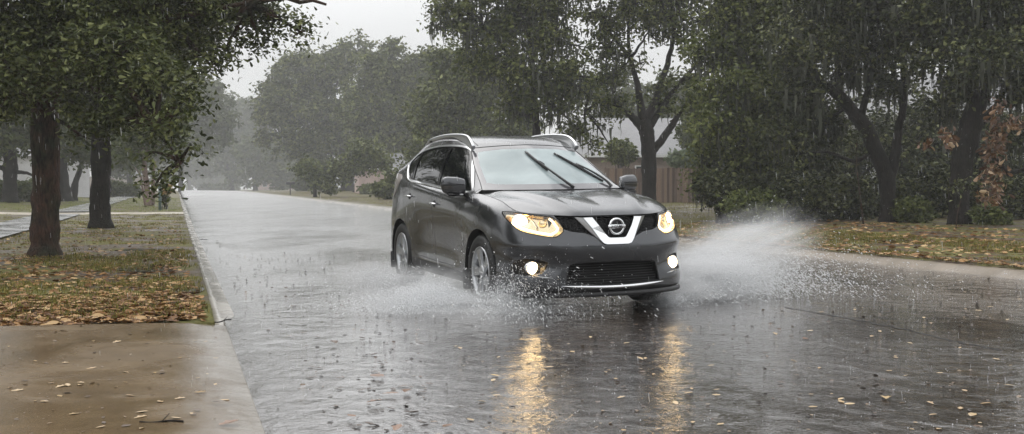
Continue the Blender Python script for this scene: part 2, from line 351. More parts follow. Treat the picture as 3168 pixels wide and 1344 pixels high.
def tree(name, label, group, trunk, blobs, leafm, barkm, nleaf, lsize, clump=.45, shape='quad', seed=1, per=40, moss=0, cat='tree', twigr=.012, spread=1.0, droop=.35, mossm='moss', limbs=(), limb_r=.10):
    """trunk: list of (x,y,z,r); blobs: (cx,cy,cz,rx,ry,rz,weight)"""
    r = np.random.default_rng(seed)
    base = np.array(trunk[0][:3], float)
    root = empty(name, tuple(base), label=label, cat=cat, group=group)
    tm = MB(); T = np.array(trunk, float); Pt = T[:, :3]-base
    # resample the trunk with some unevenness
    m = len(T); tt = np.linspace(0, m-1, m*6); P = np.stack([np.interp(tt, np.arange(m), Pt[:, i]) for i in range(3)], 1); R = np.interp(tt, np.arange(m), T[:, 3])
    P[1:, :2] += np.cumsum(r.normal(size=(len(P)-1, 2)), 0)*.010*R.mean()
    R = R*(1+r.normal(size=len(R))*.035)
    R[0] *= 1.34; R[1] *= 1.15; R[2] *= 1.05; P[0, 2] -= .12
    o0 = len(tm.v); tm.tube(P, R, 14)
    # knobbly bark relief
    for i in range(o0, len(tm.v)):
        v = Vector(tm.v[i]); d = noise.noise(Vector((v.x*5, v.y*5, v.z*1.2)))*.10+noise.noise(Vector((v.x*16, v.y*16, v.z*3)))*.05
        k = min(len(P)-1, (i-o0)//14); ax = P[k]
        tm.v[i] = tuple(np.array(v)+(np.array(v)-ax)*d)
    top = P[-1]; B = np.array([b[:6] for b in blobs], float); B[:, :3] -= base; W = np.array([b[6] if len(b) > 6 else 1 for b in blobs], float)
    W = W*np.prod(B[:, 3:6], 1)**(2/3); W /= W.sum()
    ends = []
    for pl in limbs:
        Q = np.array(pl, float); Qp = Q[:, :3]-base; mm = len(Q); t2 = np.linspace(0, mm-1, mm*4)
        tm.tube(np.stack([np.interp(t2, np.arange(mm), Qp[:, i]) for i in range(3)], 1)+r.normal(size=(len(t2), 3))*Q[:, 3].mean()*.10, np.interp(t2, np.arange(mm), Q[:, 3]), 8); ends.append(Qp[-1]); ends.append(Qp[mm//2])
    starts = [P[int(len(P)*f)] for f in (.62, .75, .88, 1-1e-9)]+ends
    starts = np.array(starts)
    for b in B:
        j = int(np.argmin(np.linalg.norm(starts-b[:3], axis=1)+r.random(len(starts))*.5)); L = np.linalg.norm(b[:3]-starts[j])
        r0 = min(limb_r, R[-1]*.7+.02, .03+.03*L)
        PP, RR = limb(starts[j], b[:3], r0, r0*.3, r); tm.tube(PP, RR, 6, smooth=True)
    tm.build('trunk', barkm, root, fix=False)
    nc = max(4, nleaf//per); idx = r.choice(len(B), nc, p=W)
    dv = in_blob(r, nc, .42); bump_ = np.array([noise.noise(Vector((d[0]*2.1+i*3.7, d[1]*2.1, d[2]*2.1))) for d, i in zip(dv/np.linalg.norm(dv, axis=1)[:, None], idx)])
    C = B[idx, :3]+dv*(1+.75*bump_)[:, None]*B[idx, 3:6]
    # twigs
    tw = MB(); 
    for c, i in zip(C[::2], idx[::2]):
        b = B[i, :3]+(c-B[i, :3])*.15; mid = (b+c)/2+r.normal(size=3)*.08*np.linalg.norm(c-b)
        tw.tube([b, mid, c], [twigr*1.8, twigr*1.2, twigr*.5], 3, cap=False)
    tw.build('twigs', barkm, root, fix=False)
    cl = clump*(.6+.8*r.random(nc)); k = r.integers(0, nc, nleaf)
    d = r.normal(size=(nleaf, 3))*np.array([.62, .62, .42])*spread
    pos = C[k]+d*cl[k][:, None]
    crown = leaf_cloud('crown', pos, lsize*(.6+.8*r.random(nleaf)), leafm, root, seed+1, shape, droop)
    if moss:
        n = moss; kk = r.choice(len(B), n, p=W); st = B[kk, :3]+in_blob(r, n, .5)*B[kk, 3:6]*np.array([1, 1, .8])
        st[:, 2] -= B[kk, 5]*.15; ln = .2+.8*r.random(n)**2.5; q = 5
        V = []; F = []
        ang = r.random(n)*math.pi; wdt = .015+.05*r.random(n)
        dx = np.stack([np.cos(ang), np.sin(ang), np.zeros(n)], 1)
        rows = []
        for j in range(q):
            f = j/(q-1); wv = wdt*(1-f)**.6+.002; cen = st+np.stack([r.normal(size=n)*.02*f, r.normal(size=n)*.02*f, -ln*f], 1)
            rows.append(cen-dx*wv[:, None]); rows.append(cen+dx*wv[:, None])
        V = np.stack(rows, 1).reshape(-1, 3); o = (np.arange(n)*2*q)[:, None]
        Fq = np.concatenate([o+np.array([[2*j, 2*j+1, 2*j+3, 2*j+2]]) for j in range(q-1)], 0)
        link('hanging_moss', np_mesh('hanging_moss', V, Fq), M[mossm], root, kind='stuff')
    return root
def BL(lst, d, sy=1.0):
    """(u,v,r_px[,depth shift, weight, flat]) -> blobs at distance d"""
    out = []
    for b in lst:
        u, v, rp = b[:3]; dd = d+(b[3] if len(b) > 3 else 0); wgt = b[4] if len(b) > 4 else 1; fl = b[5] if len(b) > 5 else .85
        p = at(u, v, dd); R = rp*dd/FPX; out.append((p[0], p[1], p[2], R, R*sy, R*fl, wgt))
    return out
def TR(lst, d, first_on_ground=True):
    """(u,v,width_px) -> trunk points at distance d"""
    out = []
    for i, (u, v, wp, *dd) in enumerate(lst):
        di = d+(dd[0] if dd else 0)
        p = on_ground(u, di) if (i == 0 and first_on_ground) else at(u, v, di)
        out.append((p[0], p[1], p[2], wp*di/FPX/2))
    return out
# --- the two oaks on the left verge
tree('oak_tree', 'nearest oak on the left verge, thick reddish brown mossy trunk by the concrete driveway', 'oaks on the left verge',
     TR([(138, 805, 88), (140, 700, 86), (142, 560, 80), (140, 440, 84), (142, 330, 86), (165, 200, 74), (190, 60, 60), (215, -120, 46), (240, -300, 30)], 17.1),
     BL([(120, 130, 175, 0), (-60, 120, 210, .5), (40, 235, 120, -1.2), (250, 60, 190, .4), (330, 175, 150, -1.2), (430, 40, 170, 0), (130, -160, 260, 0), (430, -170, 240, 0), (-100, -120, 250, 0),
         (560, 90, 120, .5), (640, 10, 110, .2), (760, 30, 95, .8), (860, 60, 62, .8, .8), (930, 100, 45, .8, .7), (800, 130, 45, .8, .5), (700, 150, 50, .6, .6), (650, 200, 42, .4, .5),
         (500, 220, 95, -1.5), (590, 300, 60, -1.6, .9), (520, 400, 62, -1.8, .9), (585, 455, 32, -1.8, .8), (470, 470, 45, -1.8, .6), (535, 540, 34, -1.8, .6), (480, 575, 24, -1.8, .4), (410, 330, 75, -1.4), (330, 370, 50, -1), (20, 330, 62, -1), (230, 330, 55, -1, .7), (250, 420, 40, -.8, .3), (440, 240, 90, -.8), (1010, 15, 30, .6, .12), (560, 350, 40, -1.8)], 17.0, 1.1),
     M['leaf_near'], M['bark'], 70000, .088, .23, 'leaf', 11, 30, twigr=.009,
     limbs=[TR([(165, 230, 42), (330, 110, 30), (520, 60, 22), (760, 10, 12)], 17.1, False), TR([(150, 260, 30), (330, 280, 20, -.8), (480, 400, 12, -1.6), (560, 500, 6, -1.8)], 17.1, False),
            TR([(140, 340, 28), (70, 280, 20, -.6), (-60, 160, 16, -.8)], 17.1, False), TR([(200, 40, 34), (100, -120, 24), (-60, -240, 14)], 17.1, False)])
tree('oak_tree', 'second oak on the left verge, slim dark trunk beyond the thick mossy one', 'oaks on the left verge',
     TR([(312, 712, 66), (310, 620, 62), (312, 520, 58), (312, 420, 56), (308, 340, 62), (325, 240, 46), (340, 100, 34), (350, -60, 24)], 29.9),
     BL([(310, 210, 150), (420, 150, 150), (500, 260, 100), (200, 150, 140), (560, 130, 110, 0), (640, 60, 95), (720, 20, 70), (430, 350, 75, -1), (520, 350, 60, -1, .8), (250, 320, 60), (340, -40, 200), (560, -60, 150), (130, 300, 80), (460, 430, 50, -1, .6), (620, 220, 50, 0, .6)], 29.9),
     M['leaf_near'], M['bark_dark'], 32000, .125, .34, 'quad', 21, 26, limbs=[TR([(310, 350, 34), (420, 200, 22), (620, 60, 10)], 29.9, False)])
# --- left background
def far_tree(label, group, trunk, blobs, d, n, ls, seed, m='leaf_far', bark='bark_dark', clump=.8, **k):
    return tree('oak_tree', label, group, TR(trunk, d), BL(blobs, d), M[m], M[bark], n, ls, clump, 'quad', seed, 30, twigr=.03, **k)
GL = 'oaks behind the left lawn'
far_tree('big oak with forking low limbs at the far left edge', GL, [(30, 610, 46), (30, 560, 40), (32, 500, 42), (30, 440, 30), (30, 300, 22)], [(20, 380, 90), (-60, 330, 110), (90, 430, 55), (60, 260, 110), (150, 350, 80), (-40, 460, 60)], 62, 9000, .34, 31, limbs=[TR([(30, 530, 16), (80, 535, 10), (110, 545, 6)], 62, False), TR([(30, 530, 18), (-20, 510, 12)], 62, False)])
far_tree('hazy oak with a straight dark trunk between the two verge oaks', GL, [(200, 612, 44), (195, 560, 34), (190, 480, 28), (190, 400, 20)], [(200, 400, 80), (150, 330, 90), (250, 340, 80), (230, 450, 50), (270, 470, 40)], 72, 9000, .36, 32)
far_tree('hazy oak leaning to the right beside the straight trunk', GL, [(222, 612, 30), (235, 560, 18), (250, 520, 14), (265, 440, 10)], [(280, 400, 60), (250, 340, 60)], 74, 4000, .38, 33)
far_tree('pale grey oak seen just left of the slim verge oak', GL, [(268, 605, 22), (266, 540, 18), (262, 460, 14)], [(290, 440, 60), (330, 380, 90), (380, 470, 70)], 95, 7000, .46, 34)
far_tree('hazy oak above the sidewalk bend left of the road', GL, [(405, 600, 20), (400, 540, 16), (400, 470, 12)], [(400, 420, 90), (470, 350, 90), (370, 520, 45), (520, 430, 70), (450, 480, 60)], 160, 10000, .75, 35)
far_tree('misty oak leaning over the far left road edge', GL, [(560, 597, 16), (558, 540, 14), (570, 460, 12)], [(560, 330, 80), (620, 330, 85), (680, 360, 50), (600, 410, 90), (540, 260, 70), (650, 280, 50), (540, 450, 50), (700, 420, 25)], 180, 13000, .8, 36)
far_tree('faint misty oak left of the vanishing road', GL, [(520, 597, 12), (520, 540, 10), (520, 500, 8)], [(530, 520, 55), (580, 500, 60), (600, 460, 60), (490, 540, 40), (640, 520, 45)], 330, 7000, 1.4, 37)
# crape myrtle with several pale stems
cm = tree('crape_myrtle', 'bare pale pinkish trunk of a crape myrtle on the left verge by the green post', None,
     TR([(460, 634, 22), (456, 590, 18), (448, 530, 16), (445, 480, 10)], 60), BL([(430, 400, 55), (480, 430, 45), (400, 460, 45), (450, 350, 60), (520, 400, 40)], 60), M['leaf_far'], M['bark_pale'], 5000, .26, .6, 'quad', 38, 26,
     limbs=[TR([(468, 634, 12), (472, 570, 9), (480, 500, 7)], 60, False), TR([(450, 634, 10), (440, 580, 6), (436, 545, 5), (418, 520, 3)], 60, False), TR([(474, 634, 9), (478, 590, 7), (478, 560, 5)], 60, False)])
far_tree('pale grey-green oak showing through the gap behind the spreading oak', 'hazy oaks beyond the brick house', [(2040, 590, 30), (2040, 480, 24), (2040, 380, 18)], [(1900, 340, 70), (2060, 290, 70), (2110, 360, 60), (2000, 340, 60), (1960, 290, 50), (2130, 280, 45), (1830, 300, 60), (2180, 330, 60), (2080, 430, 50), (1930, 240, 34), (1960, 380, 60), (2050, 360, 50)], 130, 11000, .55, 149)
# --- right side, far to near
GR = 'oaks along the right side of the road'
far_tree('faint misty oak at the end of the road', GR, [(585, 594, 12), (585, 560, 10), (585, 520, 8)], [(640, 520, 50), (610, 560, 30), (660, 470, 55), (700, 540, 50), (600, 500, 40)], 430, 6000, 1.7, 41)
far_tree('pale misty oak right of the vanishing road', GR, [(718, 592, 16), (716, 560, 12), (700, 500, 12)], [(700, 430, 60), (760, 400, 75), (740, 340, 60), (690, 490, 50), (760, 480, 80), (800, 360, 60), (720, 370, 40), (830, 450, 60), (740, 540, 40)], 300, 15000, 1.25, 42)
far_tree('misty oak behind the roadside letterbox', GR, [(790, 594, 16), (790, 560, 14), (790, 500, 12)], [(800, 520, 50), (850, 500, 70), (900, 520, 60), (780, 470, 50), (870, 560, 35), (940, 480, 60)], 250, 11000, 1.0, 43)
far_tree('tall feathery oak, leftmost of the big row right of the road', GR, [(1075, 600, 40), (1075, 540, 40), (1060, 450, 30), (1000, 340, 26)],
         [(880, 288, 80), (960, 228, 95), (1040, 218, 85), (1090, 168, 55), (860, 350, 70), (940, 330, 110), (1040, 348, 100), (850, 238, 35), (900, 430, 60), (990, 440, 80), (1060, 158, 30), (930, 198, 45), (810, 350, 30), (1080, 430, 70), (1000, 520, 60), (950, 500, 40), (820, 430, 25)], 155, 34000, .58, 44, m='leaf_mid', clump=.85, moss=2500)
far_tree('tall feathery oak, second of the big row right of the road', GR, [(1112, 600, 36), (1112, 540, 30), (1140, 440, 26), (1200, 330, 20)],
         [(1180, 212, 80), (1160, 322, 110), (1250, 252, 80), (1310, 212, 60), (1230, 340, 120), (1320, 322, 90), (1160, 420, 80), (1210, 152, 35), (1290, 420, 90), (1210, 490, 60), (1370, 222, 50), (1330, 172, 35)], 135, 34000, .53, 45, m='leaf_mid', clump=.7, moss=2500)
far_tree('leafy oak rising behind the car roof', GR, [(1350, 600, 34), (1350, 500, 28), (1360, 380, 20)],
         [(1400, 300, 110), (1350, 400, 90), (1460, 380, 100), (1400, 480, 80), (1300, 500, 60), (1240, 560, 40), (1490, 260, 90), (1530, 430, 90), (1400, 200, 80), (1600, 420, 70), (1600, 330, 60)], 80, 30000, .34, 46, m='leaf_mid', clump=.6, moss=2500)
far_tree('small bushy oak drooping to the far kerb', GR, [(975, 604, 12), (975, 570, 10), (975, 540, 8)], [(970, 540, 35), (1010, 545, 32), (985, 575, 26), (1020, 580, 18), (945, 520, 30), (1060, 520, 40), (1100, 500, 40), (1130, 470, 50), (1180, 500, 34)], 98, 9000, .34, 47, m='leaf_mid', clump=.5)
far_tree('moss-hung oak above the car roof', GR, [(1665, 640, 40), (1660, 400, 26), (1655, 330, 22), (1650, 250, 18), (1640, 120, 14)],
         [(1420, 60, 70), (1370, 20, 50), (1500, 90, 100), (1600, 60, 100), (1700, 110, 110), (1560, 190, 90), (1650, 240, 110), (1470, 200, 60), (1750, 240, 90), (1720, 330, 80), (1600, 330, 60), (1780, 400, 50), (1500, -60, 130), (1700, -80, 160), (1420, -70, 80), (1350, 80, 30), (1450, 150, 35), (1700, 20, 80), (1580, -260, 170), (1750, -380, 170), (1480, -200, 110)], 44, 36000, .18, 48, m='leaf_mid', clump=.36, moss=3500,
         limbs=[TR([(1660, 370, 20), (1630, 355, 14), (1590, 350, 8)], 44, False), TR([(1650, 250, 16), (1560, 150, 10), (1480, 60, 6)], 44, False), TR([(1640, 120, 12), (1600, 0, 8)], 44, False)])
far_tree('oak with spreading limbs in front of the wooden fence', GR, [(2008, 640, 48), (2008, 560, 46), (2006, 480, 46), (1998, 400, 46), (1990, 370, 40)],
         [(1860, 60, 90), (1950, 30, 100), (2060, 40, 100), (1880, 160, 80), (1840, 250, 75), (1900, 310, 70), (2120, 120, 60), (2180, 60, 80), (2150, 240, 60), (2060, 270, 50), (1860, 390, 40), (1880, 440, 32), (1830, 440, 28), (2060, 330, 50), (1980, 200, 35, 0, .5), (2150, 330, 50), (1950, -100, 170), (2150, -90, 150), (2180, 400, 50), (1900, 230, 45), (2010, 90, 50), (1950, -330, 200), (2150, -300, 190), (2050, -520, 190)], 46, 32000, .18, 49, m='leaf_mid', clump=.36, moss=1500, limb_r=.13,
         limbs=[TR([(1992, 400, 34), (1960, 365, 24), (1915, 330, 18), (1870, 305, 14), (1810, 345, 8)], 46, False), TR([(1992, 380, 30), (1975, 280, 20), (1950, 180, 12)], 46, False), TR([(2000, 380, 30), (2030, 300, 22), (2065, 200, 18), (2090, 80, 10)], 46, False),
                TR([(2018, 470, 26), (2050, 430, 24), (2085, 380, 20), (2105, 345, 14), (2120, 322, 6)], 46, False), TR([(2000, 410, 26), (2060, 310, 16), (2170, 180, 10)], 46, False)])
GW = 'trees of the dark woods on the right'
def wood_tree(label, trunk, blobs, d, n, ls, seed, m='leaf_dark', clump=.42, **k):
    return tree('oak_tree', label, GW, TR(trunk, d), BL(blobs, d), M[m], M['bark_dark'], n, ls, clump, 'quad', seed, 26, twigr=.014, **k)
wood_tree('bushy oak at the left edge of the woods hanging over the fence', [(2290, 660, 26), (2290, 500, 22), (2300, 350, 18), (2290, 200, 14)],
          [(2220, 380, 70, -3), (2260, 270, 80, -3), (2200, 160, 75), (2300, 120, 110), (2350, 260, 100), (2240, 470, 60), (2330, 400, 90), (2400, 20, 120), (2270, 0, 110), (2200, 560, 50), (2300, 540, 80), (2380, 500, 80), (2250, -120, 140), (2300, 630, 60), (2170, 300, 40), (2180, 470, 40), (2160, 560, 32)], 34, 36000, .14, 51, clump=.34, moss=1800, m='leaf_mid')
wood_tree('leaning forked oak with a long bent trunk in the woods', [(2750, 690, 54), (2748, 620, 48), (2740, 540, 52), (2710, 470, 44), (2680, 400, 46), (2640, 350, 42), (2600, 300, 34), (2530, 250, 26)],
          [(2500, 150, 110), (2600, 80, 110), (2700, 160, 90), (2480, 300, 90), (2440, 120, 80), (2620, 220, 60, 1), (2560, 380, 70, 1), (2740, 260, 60), (2560, -60, 150), (2720, -20, 120), (2800, 100, 80), (2430, 420, 70)], 30, 21000, .13, 52, clump=.34, moss=1500, limb_r=.12,
          limbs=[TR([(2750, 560, 40), (2772, 480, 32), (2780, 400, 26), (2800, 300, 20), (2790, 120, 14), (2800, -60, 8)], 30, False), TR([(2700, 480, 14), (2640, 500, 12), (2560, 470, 8), (2480, 475, 5)], 30, False), TR([(2660, 380, 26), (2690, 250, 18), (2720, 100, 12), (2700, -40, 8)], 30, False)])
wood_tree('thick black-barked oak with a curtain of dead brown leaves', [(2972, 694, 62), (2965, 600, 64), (2975, 500, 66), (3000, 400, 68), (3030, 300, 62), (3060, 200, 50), (3120, 60, 40), (3180, -80, 30)],
          [(3060, 180, 120, -1), (3120, 60, 120), (3160, 260, 90, -1), (2980, 240, 80), (2950, 100, 80), (2860, 180, 70), (3000, 0, 120), (2850, 20, 110), (3100, -110, 170), (2900, -120, 140), (3230, 150, 120), (3160, 420, 60), (2930, 330, 60, 1.5)], 28, 24000, .13, 53, clump=.34, moss=1500, limb_r=.12,
          limbs=[TR([(3010, 330, 30), (2960, 175, 26), (2900, 150, 24), (2850, 100, 20), (2790, 60, 14), (2740, 0, 9)], 28, False), TR([(3060, 120, 40), (3020, 40, 36), (2960, -20, 30), (2900, -80, 20)], 28, False), TR([(3010, 470, 20), (3070, 480, 18), (3120, 540, 16), (3180, 520, 14)], 28, False), TR([(3000, 420, 26), (3080, 330, 22), (3200, 300, 18)], 28, False)])
# curtain of dead leaves on that oak
ro = [o for o in bpy.data.objects if o.get('label') == 'thick black-barked oak with a curtain of dead brown leaves'][0]
r_ = np.random.default_rng(5); cc = []
for (u, v, ru, rv, n) in [(3085, 420, 30, 60, 150), (3070, 520, 34, 70, 150), (3060, 600, 45, 40, 90), (2935, 420, 22, 34, 50), (2870, 440, 22, 14, 22), (3130, 380, 40, 20, 50), (3085, 330, 28, 30, 40)]:
    for _ in range(n):
        p = at(u+r_.normal()*ru*.55, v+r_.normal()*rv*.55, 25.5+r_.normal()*.25); cc.append(p-np.array(ro.location))
leaf_cloud('dead_leaves', np.array(cc), .16*(.5+.9*r_.random(len(cc))), M['leaf_brown'], ro, 9, 'leaf', .9, label='cascade of curled orange brown dead leaves')
wood_tree('slender oak in the middle of the woods', [(2420, 680, 22), (2425, 560, 18), (2440, 420, 16), (2430, 200, 12)],
          [(2440, 560, 80), (2400, 460, 70), (2500, 500, 70), (2380, 350, 80), (2470, 620, 60), (2520, 400, 60), (2420, 250, 80)], 36, 22000, .15, 54, moss=1200)
wood_tree('deep shaded oak filling the back of the woods', [(2850, 670, 30), (2850, 500, 26), (2860, 300, 20)],
          [(2600, 480, 100), (2700, 420, 90), (2820, 460, 110), (2900, 560, 90), (2620, 600, 90), (2760, 580, 90), (3100, 520, 110), (3020, 600, 90), (2880, 360, 80), (3180, 560, 90), (2680, 620, 70), (3080, 400, 80), (2980, 470, 70), (2560, 560, 70)], 41, 28000, .18, 55, moss=1500)
wood_tree('tall oak crown closing the woods against the sky', [(2600, 640, 34), (2600, 450, 28), (2600, 200, 20)],
          [(2350, 160, 130), (2500, 60, 140), (2680, 100, 140), (2850, 60, 140), (3020, 120, 150), (3160, 40, 140), (2600, 280, 80), (2780, 280, 90), (2950, 300, 80), (2400, -140, 200), (2700, -140, 220), (3000, -140, 240), (2300, 300, 80), (3250, -60, 200), (2500, -420, 260), (2900, -450, 280), (3300, -400, 280), (2150, -380, 220), (2700, -700, 260), (3100, -750, 260)], 52, 23000, .25, 56, clump=.40)
# two saplings with thin pale stems at the wood edge
for lab, u, d, pts in (('thin pale sapling left of the forked oak', 2672, 29, [(2672, 690, 5), (2660, 600, 4), (2650, 520, 3.5), (2650, 440, 2.5)]), ('thin bare curved sapling before the black-barked oak', 2958, 25.5, [(2958, 700, 3), (2962, 660, 2.6), (2972, 620, 2), (2975, 590, 1.2)])):
    tree('sapling', lab, None, TR(pts, d), BL([(pts[-1][0], pts[-1][1]-20, 22)], d), M['leaf_dark'], M['bark'], 120, .1, .25, 'quad', 57, 12, cat='sapling', twigr=.004)
# unseen oaks added beside and behind the camera to darken reflections in car and road
for i, (x, y, hgt, R_, lab) in enumerate([(-17, 21, 8.5, 4.2, 'broad unseen oak added on the lawn left of the picture to darken the car side'), (-22, 30, 9.0, 4.8, 'tall unseen oak added beyond the lawn left of the picture to darken the car side'), (-13, 9, 8.0, 3.6, 'unseen oak added by the driveway left of the camera to darken the car side'), (-30, 44, 10, 5.5, 'far unseen oak added on the left lawn outside the picture to darken the car side'),
                                         (-7, -16, 9, 4.6, 'unseen oak added on the verge behind the camera to darken reflections'), (5, -22, 9.5, 5.0, 'unseen oak added across the drive behind the camera to darken reflections'), (16, -14, 9.5, 5.0, 'unseen oak added on the far verge behind the camera to darken reflections')]):
    tk = [(x, y, 0, .30), (x+.1, y, 1.6, .26), (x+.3, y+.2, 3.6, .2), (x+.2, y, hgt*.7, .1)]
    bl = [(x+R_*.55*math.cos(a), y+R_*.55*math.sin(a), hgt*.62+(.9 if k % 2 else -.6), R_*.6, R_*.6, R_*.42) for k, a in enumerate(np.linspace(0, 5.3, 6))]+[(x, y, hgt*.85, R_*.6, R_*.6, R_*.5), (x, y, hgt*.45, R_*.7, R_*.7, R_*.3)]
    tree('oak_tree', lab, None, tk, bl, M['leaf_dark'], M['bark_dark'], 7000, .36, .7, 'quad', 140+i, 20)
# understorey bushes
def bush(name, label, group, u, v, d, ru, rv, n, ls, m, seed, cat='bush', shape='quad', sy=1.0):
    g0 = on_ground(u, d); r = np.random.default_rng(seed); root = empty(name, tuple(g0), label=label, cat=cat, group=group)
    c = at(u, v, d)-g0; R = np.array([ru, ru*sy, rv])*d/FPX
    st = MB(); nc = max(5, n//28); C = c+in_blob(r, nc, .4)*R; C[:, 2] = np.maximum(C[:, 2], .04)
    for q in C[::3]: st.tube([(r.normal()*.1, r.normal()*.1, -.05), (q*.5+np.array([0, 0, q[2]*.1])), q], [.018, .012, .005], 3, cap=False)
    st.build('stems', M['bark_dark'], root, fix=False)
    k = r.integers(0, nc, n); pos = C[k]+r.normal(size=(n, 3))*np.array([.5, .5, .4])*.3*min(1, R[0]); pos[:, 2] = np.maximum(pos[:, 2], .02)
    leaf_cloud('foliage', pos, ls*(.6+.8*r.random(n)), M[m], root, seed, shape, .2); return root
GB = 'bushes along the foot of the woods'
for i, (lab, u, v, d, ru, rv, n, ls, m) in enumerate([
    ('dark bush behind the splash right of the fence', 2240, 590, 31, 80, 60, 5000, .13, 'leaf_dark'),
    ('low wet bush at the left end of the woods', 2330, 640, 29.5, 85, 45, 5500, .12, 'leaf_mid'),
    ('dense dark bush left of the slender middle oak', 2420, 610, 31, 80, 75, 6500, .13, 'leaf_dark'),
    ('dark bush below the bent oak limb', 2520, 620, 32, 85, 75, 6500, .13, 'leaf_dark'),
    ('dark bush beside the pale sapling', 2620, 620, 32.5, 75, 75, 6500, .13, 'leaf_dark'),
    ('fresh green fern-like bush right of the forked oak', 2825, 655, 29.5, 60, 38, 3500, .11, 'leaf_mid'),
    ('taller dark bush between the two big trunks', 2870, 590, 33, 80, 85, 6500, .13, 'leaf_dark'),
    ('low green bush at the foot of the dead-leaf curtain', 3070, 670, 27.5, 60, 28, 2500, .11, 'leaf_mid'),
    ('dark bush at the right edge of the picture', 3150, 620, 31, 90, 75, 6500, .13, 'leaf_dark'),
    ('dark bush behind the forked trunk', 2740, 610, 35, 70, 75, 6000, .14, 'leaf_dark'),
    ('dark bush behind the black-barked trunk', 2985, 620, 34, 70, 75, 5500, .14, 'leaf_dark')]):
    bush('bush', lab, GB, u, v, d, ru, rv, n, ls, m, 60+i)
GH = 'hedges in front of the far houses'
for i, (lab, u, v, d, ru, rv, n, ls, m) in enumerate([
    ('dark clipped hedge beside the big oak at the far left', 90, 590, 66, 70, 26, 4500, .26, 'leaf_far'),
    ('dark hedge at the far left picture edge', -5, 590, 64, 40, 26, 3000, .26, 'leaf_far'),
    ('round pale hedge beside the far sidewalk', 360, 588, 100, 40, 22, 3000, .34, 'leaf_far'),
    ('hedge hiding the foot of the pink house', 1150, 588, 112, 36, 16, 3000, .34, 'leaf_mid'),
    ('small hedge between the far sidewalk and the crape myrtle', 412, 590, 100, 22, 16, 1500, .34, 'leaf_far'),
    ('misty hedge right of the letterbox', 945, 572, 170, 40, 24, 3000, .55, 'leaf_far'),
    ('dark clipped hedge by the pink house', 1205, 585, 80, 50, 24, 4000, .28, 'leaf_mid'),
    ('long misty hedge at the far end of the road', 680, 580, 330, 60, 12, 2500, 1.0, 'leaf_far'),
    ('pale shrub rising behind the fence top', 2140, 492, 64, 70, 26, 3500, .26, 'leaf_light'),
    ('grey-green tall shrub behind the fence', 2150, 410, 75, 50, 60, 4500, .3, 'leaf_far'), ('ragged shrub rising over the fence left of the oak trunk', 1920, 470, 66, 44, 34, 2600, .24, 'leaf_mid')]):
    bush('hedge' if 'hedge' in lab else 'shrub', lab, GH, u, v, d, ru, rv, n, ls, m, 80+i, cat='hedge' if 'hedge' in lab else 'shrub')
# ------------------------------------------------------------------ houses, fence, letterbox, post
def m_siding(name, c, sc_=1.0):
    m = mat(name, rough=.6); g = N(m); z = g.coord('Object', (0.02, .02, 1)); wv = g.n('TexWave', Scale=2.6*sc_, _bands_direction='Z', _wave_profile='SAW'); g.l(z, wv.inputs['Vector'])
    n = g.noise(g.coord('Object'), 1.2, 3)
    return g.set(Base__Color=g.mix(g.ramp(n, [(.3, 0.), (.7, 1.)]), tuple(x*.8 for x in c), c), Normal=g.bump(wv.outputs['Fac'], .5, .03))
def m_brickm(name, c1, c2):
    m = mat(name, rough=.7); g = N(m); b = g.n('TexBrick', Scale=4.2); b.inputs['Color1'].default_value = (*c1, 1); b.inputs['Color2'].default_value = (*c2, 1); b.inputs['Mortar'].default_value = (.3, .28, .25, 1)
    g.l(g.coord('Object', rot=(math.pi/2, 0, 0)), b.inputs['Vector']); return g.set(Base__Color=b.outputs['Color'])
def m_shingle(name, c):
    m = mat(name, rough=.35); g = N(m); n = g.noise(g.coord('Object'), 9, 4); n2 = g.noise(g.coord('Object'), .7, 3)
    return g.set(Base__Color=g.mix(g.ramp(n2, [(.3, 0.), (.7, 1.)]), g.ramp(n, [(.3, tuple(x*.7 for x in c)), (.7, c)]), tuple(x*1.15 for x in c)), Normal=g.bump(n, .5, .02))
M['siding_white'] = m_siding('white_siding', (.62, .62, .62)); M['siding_pink'] = m_siding('pink_siding', (.50, .38, .35)); M['brick'] = m_brickm('tan_brick', (.26, .19, .15), (.20, .14, .11))
M['shingle'] = m_shingle('grey_shingle', (.17, .17, .175)); M['shingle_red'] = m_shingle('red_brown_shingle', (.30, .16, .13)); M['trimw'] = mat('white_trim', (.7, .7, .69), .5); M['winglass'] = mat('window_glass', (.03, .035, .04), .08)
M['woodfence'] = None
def house(label, u, d, wid, dep, hw, hr, wallm, roofm, rz, nwin=3, hip=.3):
    p = on_ground(u, d); t = empty('house', tuple(p), rz, label=label, cat='house')
    MB().box((0, 0, hw/2-.2), (wid, dep, hw+.4)).build('wall', wallm, t)
    W2, D2, o = wid/2+.5, dep/2+.5, hw; rg = wid/2*(1-hip)
    rf = MB().add([(-W2, -D2, o), (W2, -D2, o), (W2, D2, o), (-W2, D2, o), (-rg, 0, o+hr), (rg, 0, o+hr)], [(0, 1, 5, 4), (2, 3, 4, 5), (1, 2, 5), (3, 0, 4), (0, 3, 2, 1)]).build('roof', roofm, t)
    MB().box((0, -D2, o-.09), (wid+1.04, .06, .2)).build('fascia', M['trimw'], rf)
    for i in range(nwin):
        x = -wid/2+wid*(i+.5)/nwin
        w_ = MB().box((x, -dep/2-.02, 1.5), (1.3, .06, 1.3)).build('window', M['trimw'], t)
        MB().box((x-.29, -dep/2-.055, 1.5), (.52, .02, 1.14)).box((x+.29, -dep/2-.055, 1.5), (.52, .02, 1.14)).build('pane', M['winglass'], w_)
    return t
house('brick house with a broad pale grey roof behind the wooden fence', 1960, 82, 13, 9, 2.9, 2.9, M['brick'], M['shingle'], .05, 3, .25)
house('white sided house glimpsed through the woods on the right', 2900, 64, 22, 9, 4.6, 2.6, M['siding_white'], M['shingle'], -.35, 5, .25)
